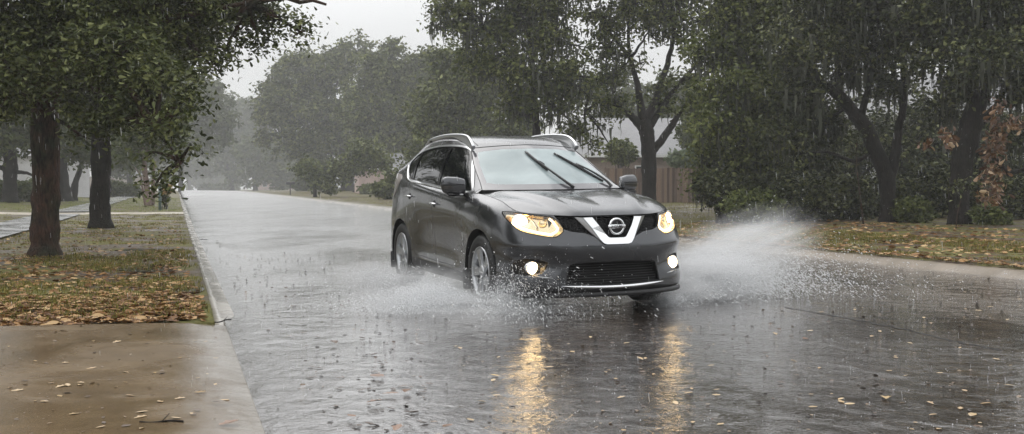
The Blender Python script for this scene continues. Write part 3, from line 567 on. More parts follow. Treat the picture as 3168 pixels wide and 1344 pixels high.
house('white sided house behind the trees above the fence end', 2420, 78, 11, 8, 4.4, 2.4, M['siding_white'], M['shingle'], -.1, 3)
house('pink sided house behind the two big feathery oaks', 1185, 125, 6, 8, 2.7, 1.8, M['siding_pink'], M['shingle'], .2, 0)
house('dull pink house in the mist behind the letterbox', 880, 330, 17, 10, 5, 3.0, M['siding_pink'], M['shingle'], .2, 3)
house('pale house behind the hedge at the far left', -60, 92, 16, 9, 3.0, 2.4, M['siding_white'], M['shingle'], -.5, 4)
house('small misty brick house behind the sidewalk bend', 345, 230, 10, 9, 3.0, 2.6, M['brick'], M['shingle'], -.4, 3)
# fence
def m_wood():
    m = mat('weathered_fence_wood', rough=.55); g = N(m); r = g.n('NewGeometry').outputs['Random Per Island']
    n = g.noise(g.coord('Object', (6, 6, .5)), 3, 4, .6)
    c = g.ramp(g.math('ADD', g.math('MULTIPLY', r, .55), g.math('MULTIPLY', n, .45)), [(.2, (.075, .052, .042)), (.5, (.15, .105, .082)), (.75, (.24, .165, .12))])
    return g.set(Base__Color=c, Normal=g.bump(n, .4, .01))
M['woodfence'] = m_wood()
f0, f1 = on_ground(1870, 58), on_ground(2330, 56)
fl = math.hypot(f1[0]-f0[0], f1[1]-f0[1]); fr = empty('wooden_fence', tuple(f0), math.atan2(f1[1]-f0[1], f1[0]-f0[0]), label='weathered brown board fence in front of the brick house', cat='fence')
fb = MB(); x = 0; rr = random.Random(3)
while x < fl:
    wd = .138; fb.box((x+wd/2, -.02+rr.uniform(-.006, .006), .93+rr.uniform(-.02, .02)), (wd-.008, .018, 1.86)); x += wd
fb.build('fence_boards', M['woodfence'], fr)
MB().box((fl/2, .03, .35), (fl, .04, .09)).box((fl/2, .03, 1.5), (fl, .04, .09)).build('rails', M['woodfence'], fr)
for i in range(int(fl/2.4)+1):
    MB().box((i*2.4+.05, .08, .95), (.09, .09, 1.95)).build('post', M['woodfence'], fr)
# letterbox on the right verge, far
M['metal_dark'] = mat('dark_metal', (.05, .05, .05), .4, .6); M['post_green'] = mat('grey_green_painted_post', (.10, .15, .14), .4); M['leaf_yellow'] = m_leaf('yellow_leaf', [(.16, .10, .03), (.34, .22, .06), (.45, .30, .10)])
p = np.array(road(11.4, 104)); p[2] = float(ground_z(11.4, 104))
p = np.array(list(at(898, 604, 116)));
lb = empty('letterbox', tuple(p), .3, label='dark letterbox on a thin post by the far right kerb', cat='letterbox')
MB().tube([(0, 0, -.4), (0, 0, 1.1)], .06, 8).build('post', M['metal_dark'], lb)
bx = MB(); prof = [(-.16, 0), (-.16, .16)]+[(-.16*math.cos(a), .16+.13*math.sin(a)) for a in np.linspace(.2, math.pi-.2, 7)]+[(.16, .16), (.16, 0)]
L2 = .32; V = [(s*L2*1.4, y*1.3, z*1.1+1.12) for s in (-1, 1) for y, z in prof]; n_ = len(prof)
bx.add(V, [(i, (i+1) % n_, n_+(i+1) % n_, n_+i) for i in range(n_)]+[tuple(range(n_))[::-1], tuple(range(n_, 2*n_))]); bx.build('box', M['metal_dark'], lb)
MB().box((0, -.22, 1.3), (.02, .02, .2)).box((.05, -.22, 1.38), (.12, .02, .07)).build('flag', M['leaf_brown'], lb)
# grey green post on the left verge
p = on_ground(495, 50); pg = empty('verge_post', tuple(p), 0, label='grey green post with a small pale sign plate on the left verge', cat='post')
MB().box((0, 0, .55), (.115, .115, 1.3), None, .012).build('post', M['post_green'], pg)
MB().box((0, -.02, 1.28), (.36, .03, .20), None, .01).build('sign_plate', mat('pale_plate', (.55, .53, .45), .4), pg)
bush('shrub', 'small yellowing shrub beside the grey green post', None, 515, 590, 53, 16, 18, 700, .14, 'leaf_yellow', 99, cat='shrub')
bush('shrub', 'low dark shrub at the foot of the yellowing one', None, 508, 616, 52, 12, 10, 500, .13, 'leaf_dark', 98, cat='shrub')
# ------------------------------------------------------------------ the car
CARYAW, CARROLL, CARPITCH = 0.37112, 0.0161, -0.01125
_F = Vector((math.sin(CARYAW)*math.cos(CARPITCH), -math.cos(CARYAW)*math.cos(CARPITCH), math.sin(CARPITCH)))
_L = Vector((math.cos(CARYAW), math.sin(CARYAW), 0)); _U = _L.cross(_F); _U = -_U if _U.z < 0 else _U
_L2 = _L*math.cos(CARROLL)+_U*math.sin(CARROLL); _U2 = _U*math.cos(CARROLL)-_L*math.sin(CARROLL)
# car space: x to the image right (the car's own left), y forward, z up.  (left-handed basis, so x is mirrored at the end)
car = empty('car', (0, 0, 0), label='dark grey metallic sport utility vehicle with lit headlights driving through water', cat='car')
CM = Matrix(((_L2.x, _F.x, _U2.x, .5889), (_L2.y, _F.y, _U2.y, 10.397), (_L2.z, _F.z, _U2.z, 0), (0, 0, 0, 1)))
# proper rotation: use -x so that the basis is right-handed; geometry is given in (x,y,z) and stored as (-x,y,z)
CR = CM @ Matrix.Diagonal((-1, 1, 1, 1)); car.matrix_world = CR
def X3(V): V = np.array(V, float); V[..., 0] *= -1; return V
class CB(MB):
    def build(s, name, mats, parent=None, fix=True, **k):
        s.v = [(-p[0], p[1], p[2]) for p in s.v]; return MB.build(s, name, mats, parent or car, fix, **k)
def m_paint():
    m = mat('dark_grey_paint', (.050, .052, .057), .34, .75, .6, .035); g = N(m)
    fl = g.noise(g.coord('Object'), 900, 1); n = g.noise(g.coord('Object'), 2.2, 3)
    drops = g.n('TexVoronoi', Scale=95.0); g.l(g.coord('Object'), drops.inputs['Vector'])
    h = g.ramp(drops.outputs['Distance'], [(.0, 1.), (.32, 0.)]); run = g.noise(g.coord('Object', (6, 6, 1.0)), 3.0, 3)
    nr = g.bump(h, .10, .003); nr = g.bump(run, .12, .008, nr)
    g.set(Base__Color=g.ramp(fl, [(.3, (.046, .048, .052)), (.7, (.086, .089, .095))]), Roughness=g.ramp(n, [(.3, .20), (.7, .30)]), Coat__Normal=nr)
    return m
M['paint'] = m_paint()
M['gap'] = mat('panel_gap_shadow', (.006, .006, .006), .8)
M['plastic'] = mat('black_trim_plastic', (.014, .014, .015), .45)
M['gloss_black'] = mat('gloss_black', (.006, .006, .007), .12)
M['chrome'] = mat('chrome', (.72, .73, .74), .10, 1.0)
M['satin'] = mat('satin_aluminium', (.55, .56, .57), .28, 1.0)
M['sideglass'] = mat('tinted_side_glass', (.006, .007, .008), .03, 0, 0, 0, .6, ior=1.5)
M['rubber'] = mat('tyre_rubber', (.012, .012, .012), .55); M['alloy'] = mat('machined_alloy', (.42, .43, .44), .28, .9)
M['alloy_dark'] = mat('dark_wheel_pocket', (.03, .03, .03), .4, .5); M['disc'] = mat('brake_disc', (.2, .19, .18), .35, .9)
M['under'] = mat('underbody_black', (.008, .008, .008), .9)
def m_screen():
    m = mat('fogged_sky_sheen_windscreen', (.50, .59, .60), .05, ior=1.5, spec=.8); g = N(m)  # pale base colour stands for mirrored sky as well as fogging
    n = g.noise(g.coord('Object', (1, 1, 1)), 2.4, 3, .5, .4); d = g.n('TexVoronoi', Scale=60.0); g.l(g.coord('Object'), d.inputs['Vector'])
    a = g.ramp(n, [(.3, .50), (.7, .72)]); nr = g.bump(g.ramp(d.outputs['Distance'], [(0., 1.), (.3, 0.)]), .08, .003)
    return g.set(Alpha=a, Normal=nr)
M['screen'] = m_screen()
M['frit'] = mat('windscreen_border', (.085, .083, .09), .08, 0, .6)
M['interior'] = mat('dark_interior', (.03, .03, .032), .8); M['seat'] = mat('grey_seat_cloth', (.09, .09, .09), .9)
def m_lens(name, tint, glo=.10):
    m = bpy.data.materials.new(name); m.use_nodes = True; t = m.node_tree; t.nodes.clear()
    o = t.nodes.new('ShaderNodeOutputMaterial'); a = t.nodes.new('ShaderNodeBsdfTransparent'); b = t.nodes.new('ShaderNodeBsdfGlossy'); f = t.nodes.new('ShaderNodeLayerWeight'); x = t.nodes.new('ShaderNodeMixShader')
    a.inputs[0].default_value = (*tint, 1); b.inputs['Roughness'].default_value = .04; f.inputs['Blend'].default_value = .35
    ml = t.nodes.new('ShaderNodeMath'); ml.operation = 'MULTIPLY_ADD'; ml.inputs[1].default_value = .5; ml.inputs[2].default_value = .05
    t.links.new(f.outputs['Fresnel'], ml.inputs[0]); t.links.new(ml.outputs[0], x.inputs[0]); t.links.new(a.outputs[0], x.inputs[1]); t.links.new(b.outputs[0], x.inputs[2]); t.links.new(x.outputs[0], o.inputs[0]); return m
M['lens'] = m_lens('clear_lamp_lens', (.97, .96, .93)); M['reflector'] = mat('lamp_reflector', (.80, .68, .46), .16, 1.0)
M['amber_refl'] = mat('amber_lamp_corner', (.55, .33, .10), .3, .3)
M['beam'] = mat('headlight_beam', (1, 1, 1), .5, emit=(1, .70, .35), estr=15); M['fogbeam'] = mat('fog_lamp_beam', (1, 1, 1), .5, emit=(1, .68, .32), estr=13)
M['drl'] = mat('daytime_running_light', (1, 1, 1), .5, emit=(1, .78, .48), estr=1.8)
M['taillens'] = mat('pale_tail_lamp_lens', (.50, .46, .44), .12, 0, .8)
# ---- surface nets
def spl(P, t_new, t=None):
    """shape-preserving cubic through rows of P (n,...) at chord or given parameters"""
    P = np.asarray(P, float); n = len(P)
    if t is None: t = np.arange(n, dtype=float)
    t = np.asarray(t, float); D = np.diff(P, axis=0)/np.diff(t).reshape(-1, *[1]*(P.ndim-1)); h = np.diff(t)
    m = np.empty_like(P); m[0] = D[0]; m[-1] = D[-1]
    for i in range(1, n-1): m[i] = (D[i-1]*h[i]+D[i]*h[i-1])/(h[i]+h[i-1])
    tn = np.clip(np.asarray(t_new, float), t[0], t[-1]); k = np.clip(np.searchsorted(t, tn, 'right')-1, 0, n-2)
    s = ((tn-t[k])/h[k]).reshape(-1, *[1]*(P.ndim-1)); H = h[k].reshape(-1, *[1]*(P.ndim-1)); s2, s3 = s*s, s*s*s
    return (2*s3-3*s2+1)*P[k]+(s3-2*s2+s)*H*m[k]+(-2*s3+3*s2)*P[k+1]+(s3-s2)*H*m[k+1]
FR = lambda top, y0=0: None
# columns: (x, y, normal angle deg from +y towards +x, offsets[11], z[11])
ZF = [.165, .225, .285, .37, .46, .54, .62, .70, .77, .83]
def col(x, y, ang, offs, zs): return (x, y, ang, offs, zs)
COLS = [
 col(0, .940, 0,    [.16, .045, .03, .04, .04, .012, .0, .028, .052, .066, .100], ZF+[.876]),
 col(.22, .930, 5,  [.16, .045, .03, .04, .04, .012, .0, .028, .052, .066, .100], ZF+[.878]),
 col(.42, .895, 16, [.16, .045, .03, .04, .042, .014, .0, .030, .055, .072, .108], ZF+[.884]),
 col(.57, .835, 27, [.15, .04, .02, .03, .050, .030, .0, .030, .058, .080, .118], ZF+[.892]),
 col(.69, .755, 39, [.12, .03, .01, .02, .050, .042, .0, .028, .058, .085, .125], ZF+[.900]),
 col(.79, .640, 53, [.10, .02, .0, .01, .042, .036, .0, .024, .054, .082, .122], ZF+[.908]),
 col(.865, .50, 68, [.09, .02, .0, .005, .02, .02, .005, .02, .045, .075, .12], [.17, .225, .285, .37, .46, .54, .63, .72, .80, .865, .925]),
 col(.900, .34, 80, [.08, .02, .0, .0, .01, .015, .008, .015, .035, .065, .125], [.18, .235, .295, .38, .46, .55, .65, .75, .83, .90, .962]),
 col(.917, .15, 88, [.08, .02, .005, .0, .0, .0, .0, .008, .028, .06, .14], [.19, .25, .30, .39, .48, .58, .68, .78, .87, .945, 1.005]),
 col(.922, -.12, 90,[.08, .02, .005, .0, .0, .0, .0, .004, .02, .055, .14], [.19, .25, .30, .39, .49, .60, .71, .82, .91, .985, 1.042]),
 col(.918, -.40, 91,[.08, .02, .005, .0, .0, .0, .0, .004, .018, .05, .12], [.19, .25, .30, .40, .50, .61, .72, .84, .93, 1.010, 1.070]),
 col(.908, -.62, 91,[.07, .02, .008, .008, .012, .010, .004, .0, .010, .035, .085], [.19, .25, .305, .40, .50, .61, .73, .85, .93, .995, 1.068]),
 col(.902, -1.0, 90,[.07, .02, .010, .025, .03, .022, .010, .0, .004, .016, .070], [.19, .25, .31, .40, .50, .61, .74, .86, .94, 1.015, 1.075]),
 col(.902, -1.5, 90,[.07, .02, .010, .027, .032, .024, .010, .0, .004, .016, .070], [.19, .25, .315, .405, .505, .62, .75, .88, .97, 1.06, 1.108]),
 col(.905, -2.0, 90,[.07, .02, .010, .025, .028, .020, .008, .0, .004, .018, .070], [.19, .255, .32, .41, .51, .63, .77, .90, 1.0, 1.105, 1.145]),
 col(.912, -2.4, 90,[.07, .02, .006, .006, .006, .002, .0, .0, .008, .026, .075], [.20, .26, .33, .42, .52, .64, .78, .92, 1.03, 1.14, 1.19]),
 col(.920, -2.85, 91,[.07, .02, .005, .0, .0, .0, .0, .010, .026, .055, .095], [.21, .27, .34, .43, .53, .65, .79, .94, 1.06, 1.18, 1.25]),
 col(.912, -3.15, 96,[.07, .02, .005, .0, .0, .0, .006, .02, .038, .062, .10], [.22, .28, .35, .44, .54, .66, .80, .95, 1.07, 1.20, 1.28]),
 col(.875, -3.42, 112,[.08, .02, .0, .0, .0, .0, .01, .03, .05, .07, .10], [.25, .31, .37, .46, .56, .67, .81, .96, 1.08, 1.21, 1.30]),
 col(.78, -3.60, 140,[.10, .02, .0, .0, .0, .0, .02, .05, .06, .08, .10], [.27, .33, .39, .47, .57, .68, .82, .96, 1.08, 1.20, 1.28]),
 col(.50, -3.69, 165,[.10, .02, .0, .0, .0, .0, .03, .06, .07, .09, .11], [.27, .33, .39, .47, .57, .68, .82, .96, 1.08, 1.18, 1.25]),
 col(0, -3.72, 180,[.10, .02, .0, .0, .0, .0, .03, .06, .07, .09, .11], [.27, .33, .39, .47, .57, .68, .82, .96, 1.08, 1.18, 1.25])]
net = np.zeros((len(COLS), 11, 3))
for i, (x, y, a, of, zs) in enumerate(COLS):
    a = math.radians(a); nx, ny = math.sin(a), math.cos(a)
    for j in range(11): net[i, j] = (x-nx*of[j], y-ny*of[j], zs[j])
net[0, :, 0] = 0; net[-1, :, 0] = 0
cc_ = np.concatenate([np.arange(i, i+1, 1/ (6 if i < 11 else 5)) for i in range(len(COLS)-1)]+[[len(COLS)-1.]])
rr_ = np.linspace(0, 10, 41)
W1 = spl(net, cc_); WALL = np.moveaxis(spl(np.moveaxis(W1, 1, 0), rr_), 0, 1)   # (cols, rows, 3)
TOPE = WALL[:, -1]                                   # top edge of the lower body
jH = int(np.argmin(np.abs(cc_-10.6)))                # fender end: the hood runs from column 0 to here
# ---- hood: Coons patch
na = 36; side = TOPE[:jH+1]
jC = int(np.argmin(np.abs(cc_-5.35)))                # front corner of the hood
front = TOPE[:jC+1]; edge = TOPE[jC:jH+1][::-1]      # front: centre->corner ; edge: cowl->corner
def resamp(P, n):
    d = np.r_[0, np.cumsum(np.linalg.norm(np.diff(P, axis=0), axis=1))]; return np.stack([np.interp(np.linspace(0, d[-1], n), d, P[:, i]) for i in range(3)], 1)
nb = 44
Ea = resamp(front, na); Eb = resamp(edge, nb)
cowl_c = np.array([0, -.26, 1.092]); cw = edge[0]
ta = np.linspace(0, 1, na); tb = np.linspace(0, 1, nb)
Cw = np.stack([cw[0]*ta, cowl_c[1]+(cw[1]-cowl_c[1])*ta**2.2, cowl_c[2]+(cw[2]-cowl_c[2])*ta**2], 1)
cen = spl(np.array([cowl_c, [0, 0, 1.068], [0, .30, 1.030], [0, .58, .978], [0, .76, .930], front[0]]), np.linspace(0, 5, nb)); cen = resamp(cen, nb)
HOOD = np.zeros((na, nb, 3))
for i in range(na):
    for j in range(nb):
        a, b = ta[i], tb[j]
        HOOD[i, j] = (1-a)*cen[j]+a*Eb[j]+(1-b)*Cw[i]+b*Ea[i]-((1-a)*(1-b)*cen[0]+(1-a)*b*cen[-1]+a*(1-b)*Eb[0]+a*b*Eb[-1])
        HOOD[i, j, 2] += .034*math.sin(math.pi*min(1, a*1.0))*math.sin(math.pi*b)**.7*(1-.2*b)
        cx = .30+.34*(1-b)                            # power crease running from the cowl corner to the grille
        HOOD[i, j, 2] += .016*math.exp(-((abs(HOOD[i, j, 0])-cx)/.055)**2)*math.sin(math.pi*min(1, b*.96+.02))**.6
        HOOD[i, j, 2] -= .010*math.exp(-((abs(HOOD[i, j, 0])-cx-.13)/.07)**2)*math.sin(math.pi*b)**.7
# ---- roof strip with windscreen and rear glass
TE = np.array([(.755, -.46, 1.108), (.72, -.62, 1.18), (.662, -.965, 1.355), (.588, -1.26, 1.522), (.568, -1.45, 1.600), (.578, -1.8, 1.652), (.581, -2.3, 1.662), (.574, -2.75, 1.634), (.555, -3.1, 1.562), (.60, -3.36, 1.41), (.66, -3.53, 1.27)])
TC = np.array([(0, -.29, 1.105), (0, -.47, 1.205), (0, -.82, 1.395), (0, -1.13, 1.562), (0, -1.40, 1.638), (0, -1.8, 1.676), (0, -2.3, 1.684), (0, -2.75, 1.662), (0, -3.12, 1.60), (0, -3.42, 1.43), (0, -3.62, 1.26)])
q_ = np.linspace(0, 10, 91); E1 = spl(TE, q_); C1 = spl(TC, q_); ng = 22; tg = np.linspace(0, 1, ng)
ROOF = np.stack([C1+(E1-C1)*np.array([1, 0, 0])*t+(E1-C1)*np.array([0, 1, 1])*(t**2.3) for t in tg], 0)
# ---- side upper
bt = np.array([10.35, 10.8, 11.6, 12.45, 12.95, 13.6, 14.5, 15.6, 16.6, 17.6, 18.6]); Bm = spl(TOPE, np.interp(q_, np.arange(11), np.interp(bt, cc_, np.arange(len(cc_)))))
Bm = np.array([[np.interp(np.interp(q, np.arange(11), bt), cc_, TOPE[:, k]) for k in range(3)] for q in q_])
ts = np.linspace(0, 1, 15); SIDE = np.stack([Bm+(E1-Bm)*t+np.array([.030, 0, .0])*math.sin(math.pi*t)*np.clip((q_/2.5), 0, 1)[:, None] for t in ts], 1)
def grid_mesh(bm, G, lab=0):
    n, m = G.shape[:2]; vs = [[bm.verts.new(G[i, j]) for j in range(m)] for i in range(n)]
    for i in range(n-1):
        for j in range(m-1):
            q = [vs[i][j], vs[i+1][j], vs[i+1][j+1], vs[i][j+1]]
            pts = {tuple(round(c, 5) for c in v.co) for v in q}
            if len(pts) < 3: continue
            try: bm.faces.new(q)[LAB] = lab
            except ValueError: pass
body = bmesh.new(); LAB = body.faces.layers.int.new('lab')
for G, lb_ in ((WALL, 0), (HOOD, 0), (ROOF, 14), (SIDE, 0)): grid_mesh(body, G, lb_)
bmesh.ops.remove_doubles(body, verts=body.verts[:], dist=.0012)
bmesh.ops.recalc_face_normals(body, faces=body.faces[:])
# orient outwards
ctr = Vector((0, -1.4, .8))
s_ = sum(1 if f.normal.dot(f.calc_center_median()-ctr) > 0 else -1 for f in body.faces)
if s_ < 0: bmesh.ops.reverse_faces(body, faces=body.faces[:])
body.normal_update()
NL = [body.verts.layers.float.new('n%d' % i) for i in range(3)]
for v in body.verts:
    n = v.normal.copy()
    if abs(v.co.x) < .004: n.x = 0; n.normalize()
    for i in range(3): v[NL[i]] = n[i]
def pip(px, py, P):
    c = False; j = len(P)-1
    for i in range(len(P)):
        xi, yi = P[i]; xj, yj = P[j]
        if (yi > py) != (yj > py) and px < (xj-xi)*(py-yi)/(yj-yi)+xi: c = not c
        j = i
    return c
def smooth_poly(P, it=2, closed=True):
    P = [np.array(p, float) for p in P]
    for _ in range(it):
        Q = []
        for i in range(len(P)): a, b = P[i], P[(i+1) % len(P)]; Q += [a*.75+b*.25, a*.25+b*.75]
        P = Q
    return [tuple(p) for p in P]
def offset_poly(P, d):
    P = np.array(P, float); A = sum(P[i][0]*P[(i+1) % len(P)][1]-P[(i+1) % len(P)][0]*P[i][1] for i in range(len(P)))/2
    out = []
    for i in range(len(P)):
        a, b, c = P[i-1], P[i], P[(i+1) % len(P)]; e1 = b-a; e2 = c-b; e1 = e1/(np.linalg.norm(e1)+1e-9); e2 = e2/(np.linalg.norm(e2)+1e-9)
        n1 = np.array([e1[1], -e1[0]]); n2 = np.array([e2[1], -e2[0]]); n = n1+n2; L = np.linalg.norm(n); n = n/L if L > .2 else n1
        n = n/max(.45, abs(np.dot(n, n1))); out.append(tuple(b+n*d*(1 if A > 0 else -1)))
    return out
def cut(poly, view, cond, lab, only=(0,)):
    """cut the body along the outline (view 'side': y,z ; 'front': x,z ; 'top': x,y) and give the faces inside the label"""
    ia, ib = {'side': (1, 2), 'front': (0, 2), 'top': (0, 1)}[view]; ax = 3-ia-ib
    P = [tuple(p) for p in poly]; xs = [p[0] for p in P]; ys = [p[1] for p in P]
    def near(f):
        c = f.calc_center_median()
        return min(xs)-.12 < c[ia] < max(xs)+.12 and min(ys)-.12 < c[ib] < max(ys)+.12 and cond(c, f.normal)
    F = set(f for f in body.faces if f[LAB] in only and near(f))
    for i in range(len(P)):
        a = np.array(P[i]); b = np.array(P[(i+1) % len(P)]); L = np.linalg.norm(b-a)
        if L < 1e-5: continue
        pts = [Vector((0, 0, 0)) for _ in range(2)]
        d = (b-a)/L; nrm = [0, 0, 0]; nrm[ia] = d[1]; nrm[ib] = -d[0]; co = [0, 0, 0]; co[ia] = a[0]; co[ib] = a[1]
        sel = []
        for f in F:
            if not f.is_valid: continue
            lo = [1e9, 1e9]; hi = [-1e9, -1e9]
            for v in f.verts:
                u, w_ = v.co[ia], v.co[ib]; lo[0] = min(lo[0], u); hi[0] = max(hi[0], u); lo[1] = min(lo[1], w_); hi[1] = max(hi[1], w_)
            if hi[0] < min(a[0], b[0])-1e-4 or lo[0] > max(a[0], b[0])+1e-4 or hi[1] < min(a[1], b[1])-1e-4 or lo[1] > max(a[1], b[1])+1e-4: continue
            sel.append(f)
        if not sel: continue
        geom = sel+list({e for f in sel for e in f.edges})+list({v for f in sel for v in f.verts})
        r = bmesh.ops.bisect_plane(body, geom=geom, dist=1e-5, plane_co=Vector(co), plane_no=Vector(nrm))
        F = {f for f in F if f.is_valid} | {f for f in r['geom'] if isinstance(f, bmesh.types.BMFace)}
        for e in r['geom_cut']:
            if isinstance(e, bmesh.types.BMEdge):
                for f in e.link_faces:
                    if f[LAB] in only: F.add(f)
    for f in F:
        if not f.is_valid or f[LAB] not in only: continue
        c = f.calc_center_median()
        if cond(c, f.normal) and pip(c[ia], c[ib], P): f[LAB] = lab
sideC = lambda c, n: n.x > .25
frontC = lambda c, n: n.y > .12 and c.y > .2
# labels
(BODY, HOODL, FDOOR, RDOOR, GLF, GLR, GLQ, TRIMW, GRIL, INTK, HL, FOGP, WSB, WSG, ROOFL, GAP, SILL, ARCH, TAIL, PILLAR, REARG, LIPL, VPART, BRK) = range(24)
circ = lambda cy, cz, ry, rz, a0=0, a1=360, n=44: [(cy+ry*math.cos(math.radians(a)), cz+rz*math.sin(math.radians(a))) for a in np.linspace(a0, a1, n, endpoint=(a1-a0 != 360))]
WHY = (-.115, -2.845); WHZ = .345
# wheel openings, dropped below the sill
for wy in WHY:
    arc = circ(wy, .345, .435, .405, -12, 192, 40); P = arc+[(arc[-1][0], .05), (arc[0][0], .05)]
    cut(P, 'side', sideC, ARCH if wy > -1 else 91)
# window band (chrome outlined), then the panes
DLO = smooth_poly([(-2.66, 1.36), (-2.60, 1.27), (-2.50, 1.195), (-2.28, 1.165), (-1.9, 1.142), (-1.4, 1.110), (-.9, 1.085), (-.60, 1.088), (-.66, 1.15), (-.90, 1.31), (-1.13, 1.475), (-1.28, 1.525), (-1.55, 1.548), (-2.05, 1.556), (-2.50, 1.535), (-2.86, 1.49), (-3.0, 1.44), (-2.84, 1.40)], 1)
DLO = smooth_poly([(-3.04, 1.40), (-2.80, 1.245), (-2.66, 1.195), (-2.45, 1.175), (-2.0, 1.148), (-1.4, 1.110), (-.9, 1.085), (-.56, 1.078), (-.60, 1.12), (-.90, 1.31), (-1.14, 1.488), (-1.30, 1.545), (-1.60, 1.575), (-2.10, 1.584), (-2.55, 1.560), (-2.86, 1.518)], 2)
cut(offset_poly(DLO, .0), 'side', sideC, TRIMW)
INN = offset_poly(DLO, -.017)
cut(INN, 'side', sideC, PILLAR, (TRIMW,))
def clip_x(P, f):  # keep the points of the inner outline between two slanted pillar lines
    return P
def pane(ylo0, ylo1, yhi0, yhi1, lab):  # quad between pillars, intersected by labelling only PILLAR faces inside an inset outline
    cut([(ylo0, 1.0), (ylo1, 1.0), (yhi1, 1.62), (yhi0, 1.62)], 'side', sideC, 90+lab, (PILLAR,))
I2 = offset_poly(DLO, -.026)
# inset first: make a glass zone
cut(I2, 'side', sideC, 80, (PILLAR,))
cut([(-1.60, 1.0), (-.40, 1.0), (-.40, 1.62), (-1.72, 1.62)], 'side', sideC, GLF, (80,))
cut([(-2.46, 1.0), (-1.66, 1.0), (-1.78, 1.62), (-2.72, 1.62)], 'side', sideC, GLR, (80,))
cut([(-3.3, 1.0), (-2.53, 1.0), (-2.79, 1.62), (-3.3, 1.62)], 'side', sideC, GLQ, (80,))
for f in body.faces:
    if f[LAB] == 80: f[LAB] = PILLAR
# headlight, grille, intakes, fog pockets, seen from the front
HLP = smooth_poly([(.835, .916), (.80, .922), (.72, .903), (.60, .886), (.535, .880), (.500, .842), (.458, .765), (.505, .728), (.545, .706), (.64, .722), (.76, .752), (.800, .790), (.832, .855)], 1)
for s in (1,):
    cut(offset_poly(HLP, .007), 'front', lambda c, n: n.y > .02 and c.y > .1 and c.z > .6, GAP)
    cut(HLP, 'front', lambda c, n: n.y > .02 and c.y > .1 and c.z > .6, HL, (GAP,))
GR_ = [(-.01, .888), (.30, .888), (.515, .892), (.492, .85), (.458, .775), (.40, .752), (.285, .738), (.205, .705), (.135, .640), (-.01, .640)]
cut(GR_, 'front', frontC, GRIL)
IN_ = smooth_poly([(.40, .470), (.435, .455), (.452, .38), (.462, .308), (.44, .300), (.2, .288), (0, .286), (-.3, .286), (-.3, .482), (0, .482), (.2, .480)], 1)
IN_ = [(-.01, .480), (.22, .479), (.385, .472), (.418, .455), (.440, .38), (.455, .300), (.3, .288), (.15, .284), (-.01, .283)]
cut(offset_poly(IN_, .008), 'front', frontC, LIPL)
cut(IN_, 'front', frontC, INTK, (LIPL,))
FP = smooth_poly([(.585, .505), (.78, .520), (.835, .465), (.845, .395), (.80, .365), (.66, .375), (.60, .43)], 1)
cut(FP, 'front', frontC, FOGP)
# bonnet and shut lines
HP = [(-.01, 1.2)]
hedge = [(float(p[0]), float(p[1])) for p in resamp(TOPE[jC:jH+1], 14)]
hf = [(float(p[0]), float(p[1])) for p in resamp(TOPE[:jC+1], 10)]
for f in body.faces:
    c = f.calc_center_median()
# windscreen
WSP = offset_poly([(0, 0)]*3, 0) if False else None
def roof_lab(c): return True
# doors
FD = [(-.50, 1.04), (-.52, .62), (-.56, .42), (-.64, .335), (-1.58, .345), (-1.62, .60), (-1.63, 1.0), (-1.64, 1.2), (-1.69, 1.46), (-1.74, 1.618), (-1.45, 1.595), (-1.28, 1.560), (-1.12, 1.500), (-.86, 1.305), (-.62, 1.14), (-.55, 1.08)]
RD_ = [(-1.64, 1.2), (-1.63, 1.0), (-1.62, .60), (-1.58, .345), (-2.30, .370), (-2.36, .50), (-2.42, .66), (-2.55, .80), (-2.70, .90), (-2.72, 1.05), (-2.66, 1.18), (-2.70, 1.30), (-2.82, 1.555), (-2.5, 1.600), (-2.1, 1.622), (-1.74, 1.618), (-1.69, 1.46)]
for P, lb_ in ((FD, FDOOR), (RD_, RDOOR)):
    cut(P, 'side', sideC, 70, (BODY,))
    cut(offset_poly(P, -.0045), 'side', sideC, lb_, (70,))
for f in body.faces:
    if f[LAB] == 70: f[LAB] = GAP
# black sill cladding
cut([(-.52, -.1), (-2.44, -.1), (-2.40, .335), (-1.5, .318), (-.53, .300)], 'side', sideC, SILL, (BODY, FDOOR, RDOOR, GAP))
# black wheel-arch lips: none on this car, only a thin dark edge
# lower black chin of the bumper
cut([(-.01, -.1), (1.0, -.1), (1.0, .235), (.60, .240), (.44, .262), (.2, .255), (-.01, .250)], 'front', lambda c, n: c.y > .28, SILL, (BODY, LIPL))
# tail lamp
cut(smooth_poly([(-2.97, 1.235), (-3.15, 1.275), (-3.8, 1.28), (-3.8, .95), (-3.36, .955), (-3.20, 1.05), (-3.06, 1.14)], 1), 'side', lambda c, n: c.y < -2.9 and c.z > .9, TAIL, (BODY,))
# hood, windscreen, roof labels by patch region
def nearest_label():
    hx = [(p[0], p[1]) for p in TOPE[:jH+1]]
    hoodP = [(float(p[0]), float(p[1])) for p in TOPE[1:jH+1]]+[(float(p[0]), float(p[1])) for p in Cw[::-1]]+[(0.0, float(TOPE[0][1]))]
    hoodP = [(x if x > .001 else -.02, y) for x, y in hoodP]
    return hoodP
hoodP = nearest_label()
zt = lambda x, y: None
hoodtop = lambda c, n: n.z > .3 and c.y > -.58 and c.z > .86
cut(offset_poly(hoodP, -.001), 'top', hoodtop, GAP, (BODY,))
cut(offset_poly(hoodP, -.0065), 'top', hoodtop, HOODL, (GAP,))
def ws_poly(ins, top=.0):
    L_ = [(float(p[0])-ins, float(p[2])) for p in spl(TE, np.linspace(.03, 3.02, 14))]
    return L_
